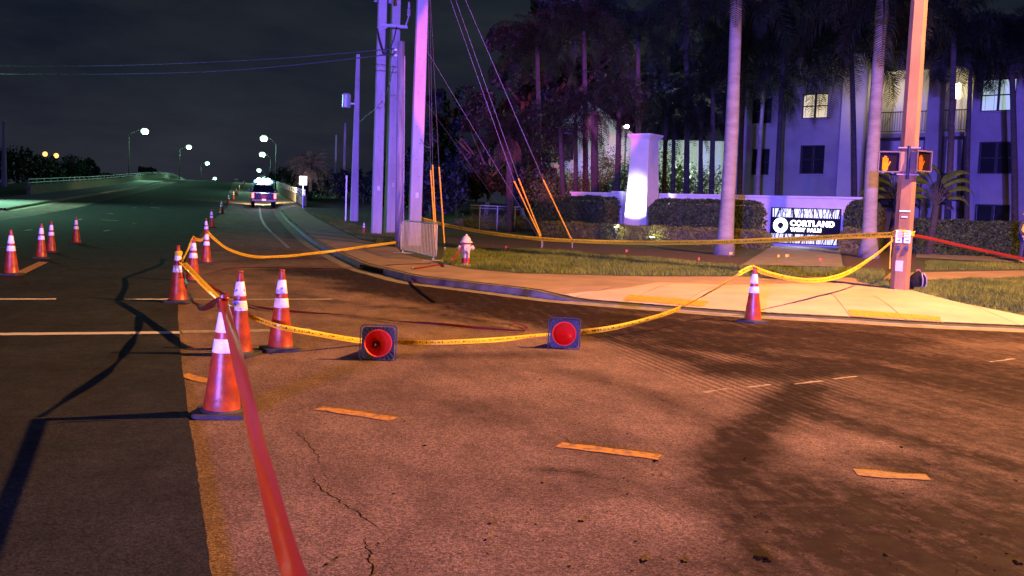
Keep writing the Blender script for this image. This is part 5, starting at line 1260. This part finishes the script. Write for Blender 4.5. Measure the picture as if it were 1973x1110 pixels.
T_L = [(10, 150, 285, 13, 'dark tree mass at the far left edge'), (62, 170, 318, 12, 'low spreading tree left of the orange flood lights'), (102, 180, 303, 13, 'rounded dark tree under the orange flood lights'), (135, 200, 325, 11, 'dark tree right of the flood lights'), (168, 210, 306, 5, 'narrow pointed dark tree behind the left parapet'), (196, 230, 338, 9, 'lowest dark tree behind the left parapet'), (282, 260, 323, 5, 'small dark tree top right of the nearest left street light')]
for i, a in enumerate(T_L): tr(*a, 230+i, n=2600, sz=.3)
# more trees closing the view behind the palm group
T_B = [(1560, 82, -60, 14, 'huge dark tree looming above the building roof'), (1700, 84, -90, 14, 'dark tree behind the building, above the balcony bay'), (1000, 72, 60, 8, 'dark tall tree at the left edge of the palm group'), (1075, 74, -20, 11, 'big dark tree behind the gable, left side'), (1215, 76, -80, 12, 'big dark tree behind the column'), (1330, 78, -60, 12, 'big dark tree behind the bright foliage'), (1420, 80, -60, 12, 'big dark tree left of the building')]
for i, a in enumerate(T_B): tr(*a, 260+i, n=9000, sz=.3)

# chain link fence
fa = at(925, 396, 50); fb = at(1000, 396, 50); r = empty('chain_link_fence', (fa.x, fa.y, HL(fa.x, fa.y)), 0, 'faint chain link fence in the dark left of the stocky palm', 'fence'); z0 = fa.z-r.location.z; L_ = fb.x-fa.x
b = MB(); b.tube([(-.5, 0, z0), (L_, 0, z0)], .025, 6); b.tube([(-.5, 0, z0-.14), (L_, 0, z0-.14)], .012, 6); b.build('top_rail', m_galv, r)
for k in range(3):
    b = MB(); b.tube([(L_*k/2.2, 0, 0), (L_*k/2.2, 0, z0)], .03, 6); b.build('post', m_galv, r)
b = MB()
for k in range(36): b.tube([(-.5+L_*k/34, 0, 0), (-.5+L_*k/34, 0, z0)], .003, 3)
b.build('mesh_wires', m_galv, r)

# ------------------------------------------------------------------ the apartment building
PHI = R(40)
B0 = at(1640, 400, 50); B0.z = 0
bx = Vector((math.cos(PHI), -math.sin(PHI), 0)); by = Vector((math.sin(PHI), math.cos(PHI), 0))
def bf_(px, py, off=0):                  # facade coordinates (u, z); off = depth behind the facade
    d = ray(px, py); o_ = Vector((B0.x, B0.y, 0))+by*off-CAM; k = o_.dot(by)/d.dot(by); p = CAM+d*k
    return (p-Vector((B0.x, B0.y, 0))).dot(bx), p.z
BR = empty('apartment_building', B0, -PHI, 'three storey stucco apartment building lit violet, with balconies and some lit windows', 'building')
def wallgrid(name, u0, u1, z0, z1, holes, y0, th, mat, parent):
    us = sorted({u0, u1, *[h[0] for h in holes], *[h[1] for h in holes]}); zs = sorted({z0, z1, *[h[2] for h in holes], *[h[3] for h in holes]})
    b = MB()
    for i in range(len(us)-1):
        for j in range(len(zs)-1):
            cu_ = (us[i]+us[i+1])/2; cz_ = (zs[j]+zs[j+1])/2
            if any(h[0] < cu_ < h[1] and h[2] < cz_ < h[3] for h in holes): continue
            b.add([(us[i], y0, zs[j]), (us[i+1], y0, zs[j]), (us[i+1], y0, zs[j+1]), (us[i], y0, zs[j+1])], [(0, 1, 2, 3)])
    for h in holes:
        a, c, d, e = h
        b.add([(a, y0, d), (c, y0, d), (c, y0, e), (a, y0, e), (a, y0+th, d), (c, y0+th, d), (c, y0+th, e), (a, y0+th, e)], [(0, 1, 5, 4), (1, 2, 6, 5), (2, 3, 7, 6), (3, 0, 4, 7)])
    b.add([(u0, y0, z0), (u1, y0, z0), (u1, y0, z1), (u0, y0, z1), (u0, y0+9, z0), (u1, y0+9, z0), (u1, y0+9, z1), (u0, y0+9, z1)], [(0, 4, 7, 3), (1, 2, 6, 5), (3, 7, 6, 2), (5, 6, 7, 4)])
    return b.build(name, mat, parent)
def window(parent, h, y, pane, cols=2, rows=2, off=.11):
    a, c, d, e = h; f = MB(); w_ = .055
    for z in (d+w_/2, e-w_/2): f.box(((a+c)/2, y+off, z), (c-a, .07, w_))
    for u in (a+w_/2, c-w_/2): f.box((u, y+off, (d+e)/2), (w_, .068, e-d-2*w_))
    for k in range(1, cols): f.box((a+(c-a)*k/cols, y+off, (d+e)/2), (.11, .064, e-d-2*w_))
    for k in range(1, rows): f.box(((a+c)/2, y+off, d+(e-d)*k/rows), (c-a-2*w_, .06, .055))
    fo = f.build('window', m_frame, parent)
    g = MB(); g.box(((a+c)/2, y-.03, d-.04), (c-a+.12, .14, .07)); g.build('sill', m_stucco, fo)
    g = MB(); g.box(((a+c)/2, y+off+.03, (d+e)/2), (c-a-.02, .02, e-d-.02)); g.build('pane', pane, fo)
    if pane in (m_litw, m_litb):
        g = MB()
        for k in range(4): g.box((a+(c-a)*(k+.5)/4, y+off+.012, (d+e)/2), (.012, .01, e-d-.2))
        g.build('blind_cord', m_frame, fo)
def hole(x0, y0, x1, y1, off=0):
    u0_, za = bf_(x0, (y0+y1)/2, off); u1_, zb2 = bf_(x1, (y0+y1)/2, off); xm = (x0+x1)/2
    return (u0_, u1_, bf_(xm, y1, off)[1], bf_(xm, y0, off)[1])
ZT = bf_(1900, 82)[1]; 
uA = bf_(1412, 300)[0]; uB = 0.0; uC = bf_(1866, 300)[0]; uD = uC+9
hs1 = [hole(1448, 287, 1482, 337), hole(1449, 190, 1487, 238), hole(1541, 280, 1588, 335), hole(1545, 180, 1595, 228)]
wallgrid('facade_wall', uA, uB+.5, 0, ZT, hs1, 0, .2, m_stucco, BR)
for h, pn in zip(hs1, (m_glass, m_glass, m_glass, m_litw)): window(BR, h, 0, pn)
hs3 = [hole(1885, 273, 1952, 335), hole(1890, 151, 1958, 214), hole(1877, 394, 1945, 445)]
wallgrid('wing_wall', uC, uD, 0, ZT, hs3, 0, .2, m_stucco, BR)
for h, pn, rows in zip(hs3, (m_glass, m_litb, m_glass), (2, 2, 1)): window(BR, h, 0, pn, rows=rows)
# recessed balcony bay
ca = bf_(1619, 250, -.45)[0]; cb = bf_(1668, 250, -.45)[0]
b = MB(); b.box(((ca+cb)/2, -.22, ZT/2-.05), (cb-ca, .46, ZT-.2)); b.build('corner_pier', m_stucco2, BR)  # cream tone carries the lamplight that falls on this face
RD = 1.7
door3 = hole(1820, 190, 1841, 255, RD); door2 = hole(1700, 285, 1735, 365, RD)
wallgrid('bay_wall', uB+.52, uC-.02, 0, ZT-.02, [door3], RD, .12, m_stucco2, BR)
g = MB(); g.box(((door3[0]+door3[1])/2, RD+.1, (door3[2]+door3[3])/2), (door3[1]-door3[0], .03, door3[3]-door3[2])); g.build('balcony_door', m_glass, BR)
sl3 = bf_(1715, 258, -.1)[1]; fh = 3.05
for k, zf in enumerate((sl3, sl3-fh)):
    b = MB(); b.box(((uB+uC)/2+.25, RD/2-.12, zf-.1), (uC-uB-.52, RD+.2, .2)); sl = b.build('balcony_slab', m_stucco, BR)
    b = MB(); b.box(((uB+uC)/2+.25, -.19, zf+1.06), (uC-uB-.56, .04, .05)); b.box(((uB+uC)/2+.25, -.19, zf+.1), (uC-uB-.56, .03, .03)); n_ = int((uC-uB-.6)/.12)
    for i in range(n_+1): b.box((uB+.56+i*.12, -.19, zf+.57), (.018, .018, .93))
    b.build('balcony_railing', m_frame, sl)
pu0 = bf_(1782, 300, -.1)[0]; pu1 = bf_(1815, 300, -.1)[0]
b = MB(); b.box(((pu0+pu1)/2, .15, ZT/2), (pu1-pu0, .8, ZT-.06)); b.build('bay_pier', m_stucco, BR)
b = MB(); b.box(((uB+uC)/2+.25, .5, ZT-.55), (uC-uB-.54, 1.0, 1.0)); b.build('bay_lintel', m_stucco, BR)
b = MB(); b.box((uC-.13, -.08, ZT/2), (.12, .12, ZT-.3)); b.build('downspout', m_frame, BR)
b = MB(); b.add([(uA-.7, -.7, ZT+.01), (uD+.7, -.7, ZT+.01), (uD+.7, 9.7, ZT+.01), (uA-.7, 9.7, ZT+.01), (uA-.7, -.7, ZT+.25), (uD+.7, -.7, ZT+.25), (uD+.7, 9.7, ZT+.25), (uA-.7, 9.7, ZT+.25), (uA+3, 4.5, ZT+2.0), (uD-3, 4.5, ZT+2.0)],
               [(0, 3, 2, 1), (0, 1, 5, 4), (1, 2, 6, 5), (2, 3, 7, 6), (3, 0, 4, 7), (4, 5, 9, 8), (6, 7, 8, 9), (5, 6, 9), (7, 4, 8)]); b.build('roof', m_roof, BR)
# balcony lamp, above the door
lu, lz = bf_(1832, 172, .9)
b = MB(); b.box((lu, 1.55, lz), (.55, .2, .75)); b.build('balcony_lamp', M('balcony_lamp_glow', (1, .95, .7), .4, emit=(1, .93, .55), estr=6), BR, bevel=.05)
def bl(u, v, z): return Vector((B0.x, B0.y, 0))+bx*u+by*v+Vector((0, 0, z))
lamp('balcony_lamp_light', 'POINT', bl(lu, 1.2, lz), 75, (1, .88, .5), .15)
lu2, lz2 = bf_(1730, 175, .9); lamp('balcony_ceiling_light', 'POINT', bl(lu2-.3, .7, lz2), 55, (1, .88, .5), .12)
lu3, lz3 = bf_(1655, 225, -.4); lamp('pier_fill', 'POINT', bl(.2, -1.9, lz3+.6), 45, (1, .8, .5), .1)  # unseen fill added to warm the corner pier
# second pale building with a gable behind the shrubs
gb = at(1120, 380, 66); r = empty('gable_building', (gb.x, gb.y, 0), R(-8), 'pale gabled building with a small diamond vent glimpsed between the palms', 'building')
def gz(px, py): p = at(px, py, 66); return p.x-gb.x, p.z
x0 = gz(1040, 300)[0]; x1 = gz(1400, 300)[0]; zg = gz(1120, 265)[1]; xr = gz(1135, 200)[0]; zr = gz(1135, 195)[1]; xe = gz(1235, 262)[0]
b = MB(); b.add([(x0, 0, 0), (x1, 0, 0), (x1, 0, zg), (xe, 0, zg), (xr, 0, zr), (x0, 0, zg), (x0, 8, 0), (x1, 8, 0), (x1, 8, zg), (xe, 8, zg), (xr, 8, zr), (x0, 8, zg)], [(0, 1, 2, 3, 4, 5), (11, 10, 9, 8, 7, 6), (1, 0, 6, 7), (2, 1, 7, 8), (3, 2, 8, 9), (4, 3, 9, 10), (5, 4, 10, 11), (0, 5, 11, 6)]); b.build('wall', M('gable_stucco', (.36, .38, .38), .9), r)
u_, v_ = gz(1122, 250); b = MB(); b.box((u_, -.03, v_), (.34, .06, .34), M_=Matrix.Rotation(R(45), 3, 'Y')); b.build('diamond_vent', m_frame, r)
u_, v_ = gz(1086, 270); b = MB(); b.box((u_, -.5, v_), (1.9, 1.0, .6)); b.build('awning', m_roof, r)
u_, v_ = gz(1098, 295); b = MB(); b.box((u_, -.04, v_), (.5, .06, .9)); b.build('window', m_glass, r)

# ------------------------------------------------------------------ small flags, person
for i, (px, py, c_, lb) in enumerate([(973, 487, 'o', 'small orange marker flag on the grass below the stocky palm'), (1205, 495, 'o', 'tiny orange marker flag on the grass below the column'), (1344, 513, 'o', 'orange marker flag on the grass left of the lone ramp cone'), (1578, 513, 'o', 'orange marker flag on the sign walk'), (1405, 500, 'y', 'yellow marker flag at the foot of the leaning royal palm'), (1497, 506, 'y', 'left yellow marker flag before the sign walk'), (1513, 505, 'y', 'right yellow marker flag before the sign walk'), (1274, 468, 'y', 'yellow marker flag by the garden spotlight')]):
    p = land(px, py); r = empty('marker_flag', p, random.uniform(-1, 1), lb, 'marker flag', 'marker flags in the grass')
    b = MB(); b.tube([(0, 0, 0), (0, 0, .24)], .0035, 4); b.build('wire_stem', m_wire, r)
    b = MB(); b.add([(0, 0, .24), (0, 0, .15), (.05, .02, .16), (.10, .0, .17), (.10, 0, .235), (.05, .02, .235)], [(0, 1, 2, 5), (5, 2, 3, 4)]); b.build('flag', M('flag_orange', (.8, .12, .02), .6) if c_ == 'o' else M('flag_yellow', (.8, .5, .03), .6), r)

def person(px, py, label):
    p = land(px, py)
    r = empty('person', p, R(20), label, 'person')
    J = {'pel': (0, 0, .95), 'w': (0, 0, 1.1), 'ch': (0, 0, 1.32), 'nk': (0, 0, 1.48), 'hb': (0, -.01, 1.56), 'ht': (0, -.01, 1.70),
         'sl': (-.19, 0, 1.42), 'el': (-.27, .0, 1.14), 'wl': (-.24, -.12, .92), 'sr': (.19, 0, 1.42), 'er': (.27, .0, 1.14), 'wr': (.24, -.12, .92),
         'hl': (-.10, 0, .9), 'kl': (-.12, -.02, .5), 'al': (-.13, .02, .09), 'tl': (-.14, -.15, .04), 'hr': (.10, 0, .9), 'kr': (.12, -.02, .5), 'ar': (.13, .02, .09), 'tr': (.14, -.15, .04)}
    E = [('pel', 'w'), ('w', 'ch'), ('ch', 'nk'), ('nk', 'hb'), ('hb', 'ht'), ('ch', 'sl'), ('sl', 'el'), ('el', 'wl'), ('ch', 'sr'), ('sr', 'er'), ('er', 'wr'), ('pel', 'hl'), ('hl', 'kl'), ('kl', 'al'), ('al', 'tl'), ('pel', 'hr'), ('hr', 'kr'), ('kr', 'ar'), ('ar', 'tr')]
    Rr = {'pel': .15, 'w': .135, 'ch': .165, 'nk': .06, 'hb': .085, 'ht': .085, 'sl': .08, 'el': .055, 'wl': .04, 'sr': .08, 'er': .055, 'wr': .04, 'hl': .10, 'kl': .075, 'al': .055, 'tl': .045, 'hr': .10, 'kr': .075, 'ar': .055, 'tr': .045}
    def skin(name, js, es, rad, mat, k=1.0):
        ks = list(js); me = bpy.data.meshes.new(name); me.from_pydata([js[a] for a in ks], [(ks.index(a), ks.index(b_)) for a, b_ in es], [])
        o = bpy.data.objects.new(name, me); COL.objects.link(o); o.parent = r; m_ = o.modifiers.new('skin', 'SKIN'); m_.use_smooth_shade = True
        for i, a in enumerate(ks): v = me.skin_vertices[0].data[i]; v.radius = (rad[a]*k, rad[a]*k*.8); v.use_root = (i == 0)
        s2 = o.modifiers.new('sub', 'SUBSURF'); s2.levels = 2; s2.render_levels = 2; me.materials.append(mat); return o
    m_sk = M('skin', (.45, .28, .2), .6); 
    # bare figure with fingers, one surface
    J2 = dict(J); E2 = list(E); R2 = {a: v*.88 for a, v in Rr.items()}
    for sd, wn2 in ((-1, 'wl'), (1, 'wr')):
        wv_ = Vector(J[wn2]); pm = wn2+'p'; J2[pm] = tuple(wv_+Vector((0, -.05, -.06))); R2[pm] = .03; E2.append((wn2, pm))
        for f in range(5):
            dx = (-.03+.015*f)*sd if f < 4 else -.035*sd; ln = (.055, .065, .06, .045, .04)[f]
            n1 = pm+'f%d' % f; n2 = n1+'t'; J2[n1] = tuple(Vector(J2[pm])+Vector((dx, -.02, -.03))); J2[n2] = tuple(Vector(J2[n1])+Vector((dx*.2, .0, -ln))); R2[n1] = .010; R2[n2] = .008; E2 += [(pm, n1), (n1, n2)]
    skin('body', J2, E2, R2, m_sk)
    up_ = {k: J[k] for k in ('w', 'ch', 'nk', 'pel', 'sl', 'el', 'wl', 'sr', 'er', 'wr')}; up_['nk'] = (0, 0, 1.45)
    skin('jacket', up_, [e for e in E if e[0] in up_ and e[1] in up_], {**Rr, 'nk': .075, 'pel': .17, 'wl': .052, 'wr': .052}, M('dark_jacket', (.03, .03, .05), .8), 1.08)
    lo_ = {k: J[k] for k in ('pel', 'hl', 'kl', 'al', 'hr', 'kr', 'ar')}; skin('trousers', lo_, [e for e in E if e[0] in lo_ and e[1] in lo_], {**Rr, 'al': .07, 'ar': .07}, M('dark_blue_trousers', (.03, .03, .08), .8), 1.06)
    b = MB(); b.lathe([(.175, 1.40), (.20, 1.25), (.19, 1.05)], 18, caps=False); b.build('hi_vis_band', M('hi_vis_yellow', (.7, .6, .04), .6), r)
    b = MB(); b.lathe([(.15, 1.645), (.15, 1.66), (.115, 1.68), (.11, 1.74), (.07, 1.80), (.01, 1.82)], 18, (0, -.01, 0)); b.build('helmet', M('helmet_yellow', (.75, .42, .03), .4), r, smooth=True)
    b = MB()
    for sx in (-.032, .032): b.lathe([(.011, 0), (.009, .006), (.002, .008)], 10, (sx, -.085, 1.625), (0, -1, 0))
    b.build('eyes', m_dark, r)
    b = MB(); b.tube([(0, -.085, 1.63), (0, -.108, 1.60), (0, -.09, 1.59)], [.008, .014, .010], 8); b.tube([(-.022, -.088, 1.565), (.022, -.088, 1.565)], .005, 6); b.lathe([(.02, -.01), (.025, .0), (.018, .01)], 8, (-.085, .0, 1.61), (1, 0, 0)); b.lathe([(.02, -.01), (.025, .0), (.018, .01)], 8, (.085, .0, 1.61), (1, 0, 0)); b.build('face_features', m_sk, r)
person(1971, 507, 'person in dark clothes and a yellow helmet cut off by the right frame edge')
